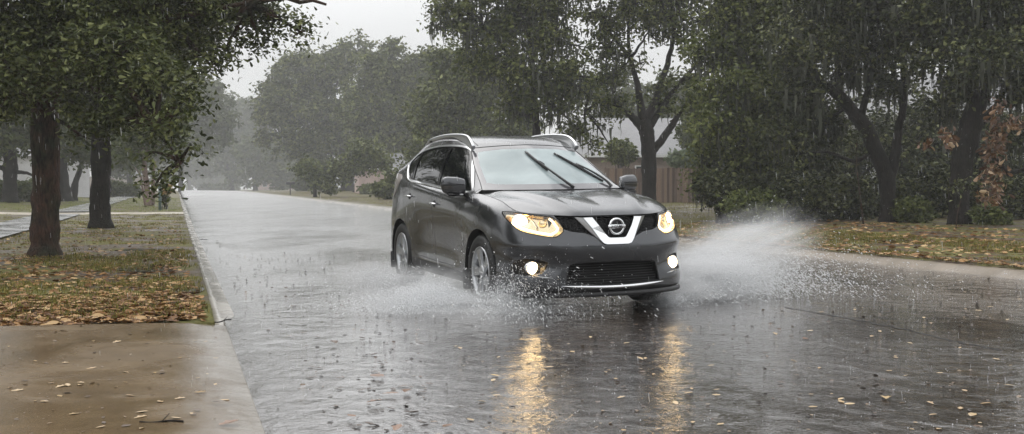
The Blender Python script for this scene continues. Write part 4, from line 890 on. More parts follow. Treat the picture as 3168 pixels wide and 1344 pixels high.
# windscreen in front view: border, then glass
wsl = ws_poly(.008); zt_ = wsl[-1][1]
WB = [(-.02, 1.04)]+[(wsl[0][0], 1.04)]+wsl+[(.45, zt_+.012), (.25, zt_+.026), (-.02, zt_+.034)]
wcond = lambda c, n: c.y < -.2 and c.y > -1.45 and n.y > .15 and n.z > .3
cut(offset_poly(WB, .006), 'front', wcond, GAP, (ROOFL,))
cut(WB, 'front', wcond, WSB, (GAP,))
wsl2 = [(x-.045-.012*(1-k/13), z) for k, (x, z) in enumerate(wsl)]
WG = [(-.02, 1.158), (.50, 1.158), (.59, 1.162)]+[(wsl2[2][0]-.012, 1.178)]+wsl2[3:-2]+[(wsl2[-2][0], wsl2[-2][1]-.01), (wsl2[-1][0]-.05, zt_-.030), (.30, zt_-.010), (-.02, zt_-.004)]
cut(WG, 'front', wcond, WSG, (WSB,))
# shut line where the roof rail channel meets the windscreen header
cut([(.50, -1.26), (.506, -1.26), (.512, -1.50), (.506, -1.50)], 'top', lambda c, n: n.z > .5 and c.z > 1.45, GAP, (ROOFL,))
# ---- collect labelled faces into part meshes (both halves)
def region(lab):
    labs = lab if isinstance(lab, tuple) else (lab,)
    fs = [f for f in body.faces if f[LAB] in labs]
    vid = {}; V = []; NRM = []; F = []
    for f in fs:
        t = []
        for v in f.verts:
            if v.index not in vid:
                vid[v.index] = len(V); V.append(tuple(v.co)); n = Vector((v[NL[0]], v[NL[1]], v[NL[2]])); NRM.append(tuple(n.normalized() if n.length > .1 else v.normal))
            t.append(vid[v.index])
        F.append(tuple(t))
    return np.array(V).reshape(-1, 3), np.array(NRM).reshape(-1, 3), F
body.verts.index_update(); body.faces.index_update()
def rim_edges(F):
    cnt = {}
    for f in F:
        for i in range(len(f)):
            a, b = f[i], f[(i+1) % len(f)]; cnt.setdefault((min(a, b), max(a, b)), []).append((a, b))
    return [v[0] for v in cnt.values() if len(v) == 1]
def part(name, lab, mats, parent=None, off=0.0, vec=None, rim=0.0, rimmat=None, mirror='both', inner=None, **k):
    """off: shift along normals; vec: shift by a vector; rim: depth of a returned edge along -normal"""
    V, NN, F = region(lab)
    if not len(V): print('EMPTY PART', name); return []
    Vo = V+NN*off+(np.array(vec) if vec is not None else 0)
    outs = []
    for side_ in ((1, -1) if mirror == 'split' else (0,)):
        VV = []; FF = []; NR = []; MI = []
        for s in ((1, -1) if side_ == 0 else (side_,)):
            if mirror == 'one' and s < 0: continue
            o = len(VV); sg = np.array([s, 1, 1]); fl = s > 0     # stored space is mirrored once more by X3
            VV += [tuple(X3(v*sg)) for v in Vo]; NR += [tuple(X3(n*sg)) for n in NN]
            for f in F: FF.append(tuple(i+o for i in (f[::-1] if fl else f))); MI.append(0)
            if rim:
                E = rim_edges(F); m = {}
                o2 = len(VV)
                for a, b in E:
                    if s != 0 and abs(V[a][0]) < .003 and abs(V[b][0]) < .003: continue
                    for q in (a, b):
                        if q not in m:
                            m[q] = len(VV); src = V[q] if rim == 'orig' else Vo[q]-NN[q]*rim
                            VV.append(tuple(X3(src*sg))); NR.append(tuple(X3(NN[q]*sg)))
                    t = (a+o, b+o, m[b], m[a]); FF.append(t if fl else t[::-1]); MI.append(1 if rimmat else 0)
        if side_ == 0:   # weld the centre line
            pass
        me = bpy.data.meshes.new(name); me.from_pydata(VV, [], FF); me.update()
        ob = link(name, me, [mats]+([rimmat] if rimmat else []), parent or car, **k)
        me.polygons.foreach_set('use_smooth', np.array([m_ == 0 for m_ in MI]))
        me.polygons.foreach_set('material_index', np.array(MI, np.int32))
        bm = bmesh.new(); bm.from_mesh(me); L = [bm.verts.layers.float.new('q%d' % i) for i in range(3)]
        bm.verts.ensure_lookup_table()
        for v, n in zip(bm.verts, NR):
            for i in range(3): v[L[i]] = n[i]
        bmesh.ops.remove_doubles(bm, verts=[v for v in bm.verts if abs(v.co.x) < .0025], dist=.0008)
        bm.to_mesh(me); nrm = [Vector((v[L[0]], v[L[1]], v[L[2]])) for v in bm.verts]; bm.free()
        nn = [(n.normalized() if n.length > .1 else Vector((0, 0, 1))) for n in nrm]
        ln = []
        for p in me.polygons:
            for li in p.loop_indices:
                ln.append(tuple(nn[me.loops[li].vertex_index]) if p.material_index == 0 else tuple(p.normal))
        me.normals_split_custom_set(ln)
        outs.append(ob)
    return outs
part('body', (BODY, ROOFL), M['paint'], rim=.02, rimmat=M['gap'])
part('shut_line', (GAP,), M['gap'], off=-.005)
part('bonnet', HOODL, M['paint'], rim=.012, rimmat=M['gap'])
fd = part('front_door', FDOOR, M['paint'], mirror='split', rim=.006, rimmat=M['gap']); rd = part('rear_door', RDOOR, M['paint'], mirror='split', rim=.006, rimmat=M['gap'])
part('window_trim', TRIMW, M['satin'], off=.003, rim=.006, mirror='split')
part('window_pillar', PILLAR, M['gloss_black'], off=-.004, mirror='split', rim='orig')
for nm, lb_ in (('side_window', GLF), ('side_window', GLR), ('quarter_window', GLQ)): part(nm, lb_, M['sideglass'], off=-.008, mirror='split', rim=.004, rimmat=M['gap'])
part('sill_cladding', SILL, M['plastic'], off=.001, rim=.01)
for lb_ in (ARCH, 91): part('wheel_arch_liner', lb_, M['under'], vec=(-.30, 0, 0), rim='orig', rimmat=M['under'], mirror='split')
part('grille_recess', GRIL, M['under'], vec=(0, -.055, 0), rim='orig', rimmat=M['plastic'])
part('lower_intake', INTK, M['under'], vec=(0, -.07, 0), rim='orig', rimmat=M['plastic'])
part('intake_edge', LIPL, M['satin'] if False else M['plastic'], off=.002, rim=.008)
part('fog_lamp_pocket', FOGP, M['under'], vec=(0, -.06, 0), rim='orig', rimmat=M['plastic'], mirror='split')
ws = part('windscreen_border', WSB, M['frit'], off=-.002)
part('windscreen', WSG, M['screen'], off=-.002)
part('tail_lamp', TAIL, M['taillens'], off=.006, rim=.02, mirror='split')
hb = part('headlight', HL, M['reflector'], vec=(-.0, -.075, 0), rim='orig', rimmat=M['reflector'], mirror='split')
# surface lookup: project (x, z) from the front onto the body surface
from mathutils.bvhtree import BVHTree
bvh = BVHTree.FromBMesh(body)
def fy(x, z):
    h = bvh.ray_cast(Vector((abs(x), 3, z)), Vector((0, -1, 0))); return h[0].y if h[0] else .9
def sx(y, z):
    h = bvh.ray_cast(Vector((3, y, z)), Vector((-1, 0, 0))); return h[0].x if h[0] else .9
def tz(x, y):
    h = bvh.ray_cast(Vector((abs(x), y, 3)), Vector((0, 0, -1))); return h[0].z if h[0] else 1.6
for hi, s in enumerate((1, -1)):
    H = hb[hi]
    # lens
    V, NN, F = region(HL); sg = np.array([s, 1, 1]); me = bpy.data.meshes.new('lens'); me.from_pydata([tuple(X3(v*sg+np.array([0, 0, 0]))) for v in V+NN*.002], [], [f[::-1] if s > 0 else f for f in F]); me.update()
    me.polygons.foreach_set('use_smooth', np.ones(len(me.polygons), bool)); link('lens', me, M['lens'], H)
    # projector bowl and burning lamp
    def lamp(x, z, r, dep, nm, mt, par, tilt=.25, ry=1.0):
        y = fy(x, z)-dep; b = CB(); prof = [(r, 0), (r*.98, -.004), (r*.6, -.018), (0.001, -.024)]
        c = np.array([s*x, y, z]); n = 24; V2 = []
        for rad, hh in prof:
            for k in range(n):
                a = 2*math.pi*k/n; V2.append(c+np.array([s*rad*math.cos(a), -hh*1.0-tilt*rad*math.cos(a), rad*math.sin(a)*ry]))
        b.add(V2, [(i*n+k, i*n+(k+1) % n, (i+1)*n+(k+1) % n, (i+1)*n+k) for i in range(3) for k in range(n)], True); return b.build(nm, mt, par)
    lamp(.745, .838, .046, .052, 'bulb_lens', M['beam'], H, .9)
    ring = CB(); y = fy(.745, .838)-.060
    cc2 = [np.array([s*(.745+.060*math.cos(a)), y+.055*math.cos(a)*-.9+.010, .838+.058*math.sin(a)]) for a in np.linspace(0, 2*math.pi, 25)]
    ring.tube(cc2, .008, 6); ring.build('projector_ring', M['chrome'], H)
    lamp(.600, .822, .034, .050, 'high_beam_bowl', M['reflector'], H, .5)
    lamp(.812, .862, .022, .045, 'turn_signal', M['amber_refl'], H, 1.2)
    # running light strip along the lower and inner edge
    dr = CB(); pth = [(.80, .808), (.74, .773), (.66, .747), (.56, .728), (.512, .752), (.497, .778), (.530, .845), (.552, .868)]
    pp = []
    for a, b_ in zip(pth[:-1], pth[1:]):
        for t_ in np.linspace(0, 1, 5, endpoint=False): pp.append((a[0]+(b_[0]-a[0])*t_, a[1]+(b_[1]-a[1])*t_))
    dr.tube([(s*x, fy(x, z)-.028, z) for x, z in pp], .0105, 6); dr.build('running_light', M['drl'], H)
    bz = CB(); pb = [(.675, .873), (.650, .80), (.655, .765)]; bz.tube([(s*x, fy(x, z)-.04, z) for x, z in pb], .007, 5); bz.build('divider', M['satin'], H)
    # fog lamp
    fx, fz = .695, .434; fyy = fy(fx, .50)-.012
    fg = CB(); fg.lathe([(.062, -.05), (.064, 0), (.056, .008), (.052, .0)], 28, 'y', (s*fx, fyy, fz)); F_ = fg.build('fog_lamp', M['chrome'], car)
    bb = CB(); bb.lathe([(.0505, .0), (.046, .006), (.03, .012), (.001, .015)], 28, 'y', (s*fx, fyy-.002, fz)); bb.build('bulb_lens', M['fogbeam'], F_)
    # dark trim fin inboard of the fog lamp and silver accent under it
    fn = CB(); fn.add([(s*.60, fy(.60, .47)-.01, .475), (s*.66, fy(.66, .47)-.02, .478), (s*.645, fyy-.01, .40), (s*.615, fy(.6, .42)-.02, .42)], [(0, 1, 2, 3)]); fn.build('fog_lamp_fin', M['plastic'], car)
    ac = CB(); ac.tube([(s*x, fy(x, .36)+.004, z) for x, z in ((.56, .352), (.62, .357), (.70, .366))], [.002, .007, .002], 6); ac.build('bumper_accent', M['satin'], car)
# grille mesh, V-shaped chrome band, badge
gm = CB()
for z in np.arange(.655, .885, .0145):
    xs_ = [x for x in np.linspace(-.50, .50, 41) if pip(abs(x), z, GR_)]
    if len(xs_) > 1: gm.tube([(x, fy(x, z)-.034, z) for x in xs_], .0032, 4)
for x in np.arange(-.48, .49, .03):
    zs_ = [z for z in np.linspace(.645, .88, 10) if pip(abs(x), z, GR_)]
    if len(zs_) > 1: gm.tube([(x, fy(x, z)-.038, z) for z in zs_], .0028, 4)
gm.build('grille', M['gloss_black'], car)
im = CB()
for z in np.arange(.30, .475, .022):
    xs_ = [x for x in np.linspace(-.44, .44, 31) if pip(abs(x), z, IN_)]
    if len(xs_) > 1: im.tube([(x, fy(x, z)-.045, z) for x in xs_], .0035, 4)
im.build('lower_grille', M['plastic'], car)
def vband(outer, inner, yo, yi, name, mt, thick=.02):
    """solid band between two polylines in front view, symmetric about x=0"""
    O = [(-x, z) for x, z in outer[::-1]]+list(outer); I = [(-x, z) for x, z in inner[::-1]]+list(inner); n = len(O)
    V = [(x, fy(x, z)+yo, z) for x, z in O]+[(x, fy(x, z)+yi, z) for x, z in I]; V += [(x, y-thick, z) for x, y, z in V]
    F = [(i, i+1, n+i+1, n+i) for i in range(n-1)]+[(2*n+i+1, 2*n+i, 3*n+i, 3*n+i+1) for i in range(n-1)]
    F += [(i, 2*n+i, 2*n+i+1, i+1) for i in range(n-1)]+[(n+i+1, 3*n+i+1, 3*n+i, n+i) for i in range(n-1)]+[(0, n, 3*n, 2*n), (n-1, 3*n-1, 4*n-1, 2*n-1)]
    c = CB(); c.add(V, F); return c.build(name, mt, car)
VO = [(.0, .640), (.105, .641), (.135, .650), (.165, .685), (.222, .780), (.285, .872)]
VI = [(.0, .694), (.068, .695), (.086, .702), (.108, .728), (.158, .800), (.205, .874)]
vband(VO, VI, .022, .028, 'chrome_v_trim', M['chrome'], .035)
VD = [(.0, .636), (.115, .636), (.150, .646), (.185, .682), (.252, .765), (.345, .876)]
vband(VD, [(a[0]*1.01, a[1]) for a in VO], -.012, .014, 'v_trim_flank', M['satin'], .02)
em_y = max(fy(0, .79), .90)+.024; em = CB()
cc3 = [np.array([.066*math.cos(a), em_y, .792+.066*math.sin(a)]) for a in np.linspace(0, 2*math.pi, 33)]
em.tube(cc3, .0105, 8, sq=1.0); E_ = em.build('round_emblem', M['chrome'], car)
cb = CB(); cb.box((0, em_y+.004, .792), (.166, .020, .034), None, .005); cb.build('emblem_bar', M['chrome'], E_)
fc = bpy.data.curves.new('t', 'FONT'); fc.body = 'NISSAN'; fc.size = .030; fc.extrude = .0012; fc.align_x = 'CENTER'; fc.align_y = 'CENTER'
to = bpy.data.objects.new('t', fc); COL.objects.link(to); dg = bpy.context.evaluated_depsgraph_get(); mt_ = bpy.data.meshes.new_from_object(to.evaluated_get(dg)); bpy.data.objects.remove(to)
tx = np.array([v.co[:] for v in mt_.vertices]); tx[:, 0] *= 1.12
vv = np.stack([tx[:, 0], em_y+.0155+tx[:, 2], .792+tx[:, 1]], 1)   # image right = +x, reads left to right seen from the front
lt = CB(); lt.add(vv, [tuple(p.vertices) for p in mt_.polygons]); lt.build('emblem_lettering', M['gap'], E_)
eb = CB(); eb.lathe([(.06, -.012), (.001, -.008)], 28, 'y', (0, em_y, .792)); eb.build('emblem_backing', M['gloss_black'], E_)
# chrome strip along the lower lip
st = CB(); xs_ = np.linspace(-.50, .50, 31); zc = lambda x: .262+.022*(abs(x)/.5)**2
V = []
for x in xs_:
    h_ = .0155*max(.08, 1-(abs(x)/.5)**5); y = fy(x, .30)+.012
    V += [(x, y-.012, zc(x)+h_), (x, y+.004, zc(x)+h_*.4), (x, y+.003, zc(x)-h_*.6), (x, y-.014, zc(x)-h_)]
st.add(V, [(i*4+k, i*4+k+1, i*4+5+k, i*4+4+k) for i in range(30) for k in range(3)], True); st.build('lower_chrome_strip', M['chrome'], car)
# splitter lip under the bumper
sp = CB(); xs_ = np.linspace(-.80, .80, 33); V = []
for x in xs_:
    y = fy(x, .25); V += [(x, y-.01, .222), (x, y+.014, .205), (x, y+.006, .180), (x, y-.10, .172)]
sp.add(V, [(i*4+k, i*4+k+1, i*4+5+k, i*4+4+k) for i in range(32) for k in range(3)], True); sp.build('bumper_lip', M['plastic'], car)
# chassis blocks that close the underside and the cabin floor
CB().box((0, -1.45, .30), (1.10, 4.1, .18)).box((0, .30, .60), (1.10, .8, .5)).box((0, -1.55, .52), (1.64, 1.7, .4)).box((0, -3.0, .6), (1.1, 1.1, .5)).build('chassis', M['under'], car)
# interior
db = CB(); db.box((0, -.60, 1.00), (1.42, .50, .14), None, .05).box((.37, -.72, 1.075), (.42, .26, .09), None, .03); db.build('dashboard', M['interior'], car)
sw = CB(); cc4 = [np.array([.37+.185*math.cos(a), -.93-.06*math.sin(a), 1.03+.175*math.sin(a)]) for a in np.linspace(0, 2*math.pi, 29)]; sw.tube(cc4, .015, 8); sw.box((.37, -.92, 1.02), (.16, .03, .10), None, .02); sw.build('steering_wheel', M['interior'], car)
for x in (-.37, .37):
    stt = CB(); stt.box((x, -1.45, 1.02), (.50, .14, .62), None, .06).box((x, -1.22, .76), (.50, .5, .14), None, .05); S_ = stt.build('seat', M['seat'], car)
    hr = CB(); hr.box((x, -1.47, 1.42), (.27, .10, .17), None, .045); hr.build('headrest', M['seat'], S_)
CB().box((0, -2.35, 1.0), (1.3, .14, .6), None, .06).build('rear_bench', M['seat'], car)
im_ = CB(); im_.box((0, -1.02, 1.44), (.24, .03, .065), None, .015); im_.build('interior_mirror', M['gloss_black'], car)
# roof rails
for s in (1, -1):
    rl = CB(); P = [(-1.17, 1.530), (-1.25, 1.592), (-1.38, 1.645), (-1.62, 1.670), (-2.0, 1.681), (-2.3, 1.676), (-2.55, 1.662), (-2.74, 1.640), (-2.84, 1.595)]
    pts = spl(np.array([(s*(.578 if -2.9 < y < -1.3 else .585), y, z) for y, z in P]), np.linspace(0, 8, 41)); rl.tube(pts, np.interp(np.linspace(0, 8, 41), [0, .6, 1.5, 7, 8], [.020, .019, .016, .016, .018]), 10, sq=1.45)
    R_ = rl.build('roof_rail', M['satin'], car)
    ft = CB(); Q = [(-1.19, 1.50), (-1.27, 1.59), (-1.40, 1.655), (-1.62, 1.683), (-1.98, 1.69), (-1.75, 1.655), (-1.45, 1.59), (-1.28, 1.52)]; ft.add([(s*(.578+e), y, z) for e in (-.013, .013) for y, z in Q], [(0, 1, 2, 3, 4, 5, 6, 7), (8, 9, 10, 11, 12, 13, 14, 15)]+[(i, (i+1) % 8, 8+(i+1) % 8, 8+i) for i in range(8)]); ft.build('rail_foot', M['satin'], R_)
    ff = CB(); ff.box((s*.578, -2.66, 1.640), (.030, .12, .06), None, .01); ff.build('rail_foot', M['gloss_black'], R_)
# door handles
for s in (1, -1):
    for (y, z, dd) in ((-2.46, 1.020, rd), (-1.545, .955, fd)):
        D = dd[0 if s > 0 else 1]; x0 = sx(y, z)
        cupc = CB(); n = 20; V = [(s*(sx(y+.05*math.cos(a), z+.036*math.sin(a))+.0015), y+.055*math.cos(a), z+.036*math.sin(a)-.004) for a in np.linspace(0, 2*math.pi, n, endpoint=False)]; cupc.add(V, [tuple(range(n))]); cupc.build('handle_cup', M['gap'], D)
        hd = CB(); pts = [(s*(x0+d), y+t, z+zz) for t, d, zz in ((-.105, .006, .0), (-.095, .028, .001), (-.03, .036, .002), (.03, .036, .0), (.085, .028, -.002), (.10, .006, -.003))]; hd.tube(pts, [.012, .015, .016, .016, .015, .010], 10, sq=.7); hd.build('handle', M['chrome'], D)
# door mirrors
for s in (1, -1):
    mb = CB(); cx, cy, cz = .968, -.70, 1.148
    yy = np.linspace(-1, 1, 13); n = 18; V = []
    # superellipse housing along x, tapered towards the tip and rounded forwards
    for k, t in enumerate(np.linspace(0, 1, 15)):
        x = cx-.105+.215*t; hh = .084*(1-.9*max(0, (t-.72)/.28)**2.4*.75)*(.80+.20*min(1, t*3)); dp = .078*(1-.55*t**3)
        if t == 1: hh *= .55; dp *= .5
        for q in range(n):
            a = 2*math.pi*q/n; ca, sa = math.cos(a), math.sin(a); e = .72
            py_ = dp*abs(ca)**e*np.sign(ca); pz_ = hh*abs(sa)**e*np.sign(sa)
            if ca < 0: py_ = py_*.45                      # flat glass side faces rearwards
            V.append((s*x, cy+py_-.05*t, cz+pz_+.008*t-(.02*(1-t) if pz_ < 0 else 0)))
    F = [(i*n+q, i*n+(q+1) % n, (i+1)*n+(q+1) % n, (i+1)*n+q) for i in range(14) for q in range(n)]+[tuple(range(n)), tuple(14*n+q for q in range(n))[::-1]]
    mb.add(V, F, True); MR = mb.build('door_mirror', M['paint'], car)
    lo = CB(); lo.box((s*(cx-.02), cy+.005, cz-.088), (.17, .10, .028), None, .012).box((s*(cx-.125), cy-.01, cz-.085), (.12, .07, .030), None, .01); lo.build('mirror_base', M['gloss_black'], MR)
    ln_ = CB(); ln_.tube([(s*(cx-.09+.2*t), cy+.079-.045*t**3-.05*t+.001, cz+.010) for t in np.linspace(0, 1, 9)], .0045, 5); ln_.build('mirror_turn_signal', M['gap'], MR)
    gl = CB(); gl.box((s*(cx+.0), cy-.045, cz+.004), (.17, .008, .13), None, .003); gl.build('mirror_glass', M['chrome'], MR)
    tip = CB(); tip.box((s*(.905), -.66, 1.062), (.03, .11, .014), None, .004); tip.build('mirror_foot_trim', M['satin'], MR)
# chrome line along the window base
for s in (1, -1):
    P = [(-2.99, 1.372), (-2.86, 1.285), (-2.72, 1.212), (-2.50, 1.178), (-2.2, 1.158), (-1.8, 1.134), (-1.4, 1.108), (-1.0, 1.088), (-.64, 1.078)]
    pts = spl(np.array([(s*(sx(y, z)+.003), y, z) for y, z in P]), np.linspace(0, 8, 33)); cl = CB(); cl.tube(pts, .0085, 6); cl.build('chrome_waist_line', M['chrome'], car)
# wipers: blade + arm, resting high on the glass
def wsy(x, z):
    h = bvh.ray_cast(Vector((abs(x), 3, z)), Vector((0, -1, 0))); return h[0].y if h[0] else -.8
def wp(x, z, lift): return (x, wsy(x, z)+lift*.30, z+lift*.45)
for bl, ar in ((((-.094, 1.478), (.0, 1.281)), ((-.050, 1.376), (.010, 1.262), (.085, 1.165), (.150, 1.110))), (((.221, 1.458), (.566, 1.166)), ((.385, 1.337), (.500, 1.250), (.590, 1.165), (.62, 1.118)))):
    a, b = bl; bd = CB(); pts = [wp(a[0]+(b[0]-a[0])*t, a[1]+(b[1]-a[1])*t, .022) for t in np.linspace(0, 1, 9)]; bd.tube(pts, [.009, .012, .013, .014, .015, .014, .013, .012, .009], 6)
    bd.tube([wp(a[0]+(b[0]-a[0])*t, a[1]+(b[1]-a[1])*t, .008) for t in np.linspace(0, 1, 9)], .006, 4)
    Wp = bd.build('wiper', M['gloss_black'], car)
    aa = CB(); P = spl(np.array([wp(x, z, l) for (x, z), l in zip(ar, (.045, .06, .05, .02))]), np.linspace(0, 3, 13)); aa.tube(P, np.linspace(.008, .015, 13), 6); aa.build('wiper_arm', M['plastic'], Wp)
    cl = CB(); p = np.array(wp(ar[0][0], ar[0][1], .03)); p2 = np.array(wp(ar[0][0]+.05*1, ar[0][1]-.045, .035)); cl.tube([p, (p+p2)/2, p2], [.014, .018, .012], 6); cl.build('wiper_clip', M['gloss_black'], Wp)
# sunroof outline
# wheels
def wheel(x, y, s, name='wheel', zc=WHZ):
    W = bpy.data.objects.new(name, None); COL.objects.link(W); W.parent = car; W.location = (-x*s, y, zc); W.rotation_euler = (1.9 if y > -1 else 1.75, 0, 0)
    ty = MB(); o = -s                                   # outward direction in stored space
    pr = [(.236, .085), (.262, .100), (.300, .112), (.332, .108), (.350, .088), (.356, .045), (.357, 0), (.356, -.045), (.350, -.088), (.332, -.108), (.30, -.112), (.262, -.10), (.236, -.085)]
    ty.lathe([(r*.985, h*o) for r, h in pr], 56, 'x')
    for k in range(56):
        a = 2*math.pi*k/56
        for hh in (-.055, 0, .055): ty.box((hh, .352*math.cos(a+.03*(hh > 0)), .352*math.sin(a+.03*(hh > 0))), (.044, .010, .016), np.array(Matrix.Rotation(a, 3, 'X')))
    ty.build('tyre', M['rubber'], W)
    rm = MB(); rm.lathe([(.240, .098*o), (.236, .106*o), (.226, .104*o), (.218, .085*o), (.206, .02*o), (.200, -.08*o)], 56, 'x')
    for k in range(5):                                   # five broad double-edged spokes
        a = 2*math.pi*k/5; ca, sa = math.cos(a), math.sin(a)
        prof = [(.040, .040, .088), (.10, .036, .093), (.17, .046, .094), (.226, .066, .098)]
        V = []
        for r_2, hw, h in prof:
            for dy, dh in ((-hw, -.024), (-hw*.86, 0), (-hw*.25, -.004), (hw*.25, -.004), (hw*.86, 0), (hw, -.024)):
                V.append(((h+dh)*o, r_2*ca-dy*sa, r_2*sa+dy*ca))
        rm.add(V, [(i*6+q, i*6+q+1, i*6+7+q, i*6+6+q) for i in range(3) for q in range(5)])
    rm.lathe([(.066, .070*o), (.064, .090*o), (.040, .098*o), (.001, .099*o)], 24, 'x')
    rm.build('rim', M['alloy'], W)
    dk = MB(); dk.lathe([(.232, .040*o), (.001, .036*o)], 32, 'x'); dk.build('wheel_back', M['alloy_dark'], W)
    di = MB(); di.lathe([(.150, .050*o), (.148, .056*o), (.06, .056*o)], 32, 'x'); di.build('brake_disc', M['disc'], W)
    return W
for s in (1, -1):
    for y in WHY: wheel(.800, y, s)
    
    for wy in WHY: mf = CB(); mf.box((s*.80, wy-.475, .24), (.22, .015, .20), None, .01); mf.build('mud_flap', M['plastic'], car)
body.free()
# ------------------------------------------------------------------ splashes
def m_drop():
    m = mat('flying_water', (.95, .96, .97), .12, spec=.8); g = N(m)
    tl = g.n('BsdfTranslucent'); tl.inputs['Color'].default_value = (.97, .98, .99, 1); tr = g.n('BsdfTransparent')
    a = g.n('MixShader'); a.inputs[0].default_value = .45; g.l(g.b.outputs[0], a.inputs[1]); g.l(tl.outputs[0], a.inputs[2])
    b = g.n('MixShader'); b.inputs[0].default_value = .25; g.l(a.outputs[0], b.inputs[1]); g.l(tr.outputs[0], b.inputs[2]); g.l(b.outputs[0], g.t.nodes['Material Output'].inputs['Surface']); return m
M['drop'] = m_drop()
OCT = np.array([(1, 0, 0), (-1, 0, 0), (0, 1, 0), (0, -1, 0), (0, 0, 1), (0, 0, -1)], float)
OCF = np.array([(0, 2, 4), (2, 1, 4), (1, 3, 4), (3, 0, 4), (2, 0, 5), (1, 2, 5), (3, 1, 5), (0, 3, 5)])
def droplets(name, P, R, D, parent, **k):
    """P positions, R radii, D stretch vectors (direction*extra length)"""
    n = len(P); V = P[:, None, :]+OCT[None]*R[:, None, None]
    sgn = np.sign((OCT[None]*D[:, None, :]).sum(-1, keepdims=True)); V = V+sgn*D[:, None, :]*.5
    F = (np.arange(n)*6)[:, None, None]+OCF[None]
    return link(name, np_mesh(name, V.reshape(-1, 3), F.reshape(-1, 3).astype(np.int32), True), M['drop'], parent, **k)
def cw_(x, y, z=0.0):      # car coordinates -> world
    v = CM @ Vector((x, y, z)); return np.array(v[:])
CX = np.array(_L2[:]); CY = np.array(_F[:])
def fan(n, o, az, daz, el, del_, v0, v1, r0, r1, seed, drag=.0, spread=.06, tmax=1.0, vexp=1.0, nf=420):
    """ballistic fan: az measured from the car's side direction (deg), around o (world)"""
    r = np.random.default_rng(seed)
    # clumpy: fingers of water share direction and speed
    fa = az+daz*r.normal(size=nf)*.5; fe = np.clip(el+del_*r.normal(size=nf)*.5, 3, 80); fv = v0+(v1-v0)*r.random(nf)**vexp
    k = r.integers(0, nf, n); a = np.radians(fa[k]+r.normal(size=n)*2.2); e = np.radians(fe[k]+r.normal(size=n)*2.0); v = fv[k]*(1+.10*r.normal(size=n))
    d = np.cos(a)[:, None]*CX+np.sin(a)[:, None]*CY; vh = v*np.cos(e); vz = v*np.sin(e); T = 2*vz/9.81
    t = T*(r.random(n)**.8)*tmax
    P = o+d*(vh*t)[:, None]; P[:, 2] = o[2]+vz*t-4.9*t*t; P += r.normal(size=(n, 3))*(spread*(.3+t/T.max()))[:, None]
    P[:, 2] = np.maximum(P[:, 2], .004)
    vel = d*vh[:, None]; vel[:, 2] = vz-9.81*t; L = np.linalg.norm(vel, axis=1)[:, None]
    R = r0+(r1-r0)*r.random(n)**5; return P, R, vel/L*(R*(1.2+4*r.random(n)**3))[:, None]
def merge(*L): return [np.concatenate(x) for x in zip(*L)]
wR = cw_(.93, -.10, .02); wL = cw_(-.93, -.12, .02); wLr = cw_(-.93, -2.8, .02)
r0 = cw_(1.2, -.3, 0)
sR = empty('water_splash', tuple(np.array([r0[0], r0[1], 0])), label='tall white fan of spray thrown up from the front wheel on the verge side of the road', cat='splash', kind='stuff')
dR = merge(fan(40000, wR, -6, 34, 30, 12, 2.2, 5.4, .0012, .0055, 1, vexp=.8), fan(34000, wR, -2, 36, 27, 11, 2.0, 5.3, .0013, .006, 41, vexp=.7, nf=70, spread=.03), fan(60000, wR, -2, 44, 26, 13, 1.2, 5.2, .0007, .0019, 51, vexp=.8, nf=160), fan(14000, cw_(.92, .15, .02), 40, 70, 20, 12, .4, 2.2, .0010, .004, 53), fan(26000, wR, 18, 40, 17, 10, .8, 4.4, .0013, .006, 2), fan(22000, wR+CX*.15, -30, 34, 38, 14, 2.2, 5.4, .0011, .0045, 3), fan(20000, wR, 5, 80, 8, 6, .5, 4.2, .0014, .007, 4))
droplets('droplets', dR[0]-np.array(sR.location), dR[1], dR[2], sR, kind='stuff')
l0 = cw_(-1.2, -.2, 0)
sL = empty('water_splash', tuple(np.array([l0[0], l0[1], 0])), label='low grey wave of spray running back along the near side of the car', cat='splash', kind='stuff')
dL = merge(fan(26000, wL, 180-22, 30, 18, 10, .8, 3.4, .0013, .0065, 5), fan(30000, wL, 172, 44, 27, 14, 1.4, 4.0, .0011, .0048, 45, nf=60, spread=.03), fan(60000, wL, 168, 56, 30, 14, 1.2, 4.3, .0007, .0019, 52, nf=160), fan(26000, wL, 180+18, 34, 26, 12, 1.0, 3.6, .0013, .0065, 6), fan(14000, wLr, 180, 44, 26, 14, .6, 2.8, .0013, .006, 7), fan(20000, wL, 150, 60, 8, 6, .5, 3.4, .0015, .009, 8))
droplets('droplets', dL[0]-np.array(sL.location), dL[1], dL[2], sL, kind='stuff')
f0_ = cw_(-.80, .30, .02)
sF = empty('water_splash', tuple(np.array([f0_[0], f0_[1], 0])), label='sparkling burst of droplets in front of the near front wheel under the fog lamp', cat='splash', kind='stuff')
dF = merge(fan(16000, f0_, 95, 70, 52, 18, 1.2, 3.5, .0012, .0056, 9, spread=.05), fan(9000, f0_, 95, 90, 30, 16, .6, 2.6, .0012, .005, 10, spread=.05), fan(5000, cw_(.80, .30, .02), 88, 50, 22, 14, .6, 2.2, .0016, .006, 12, spread=.05))
droplets('droplets', dF[0]-np.array(sF.location), dF[1], dF[2], sF, kind='stuff')
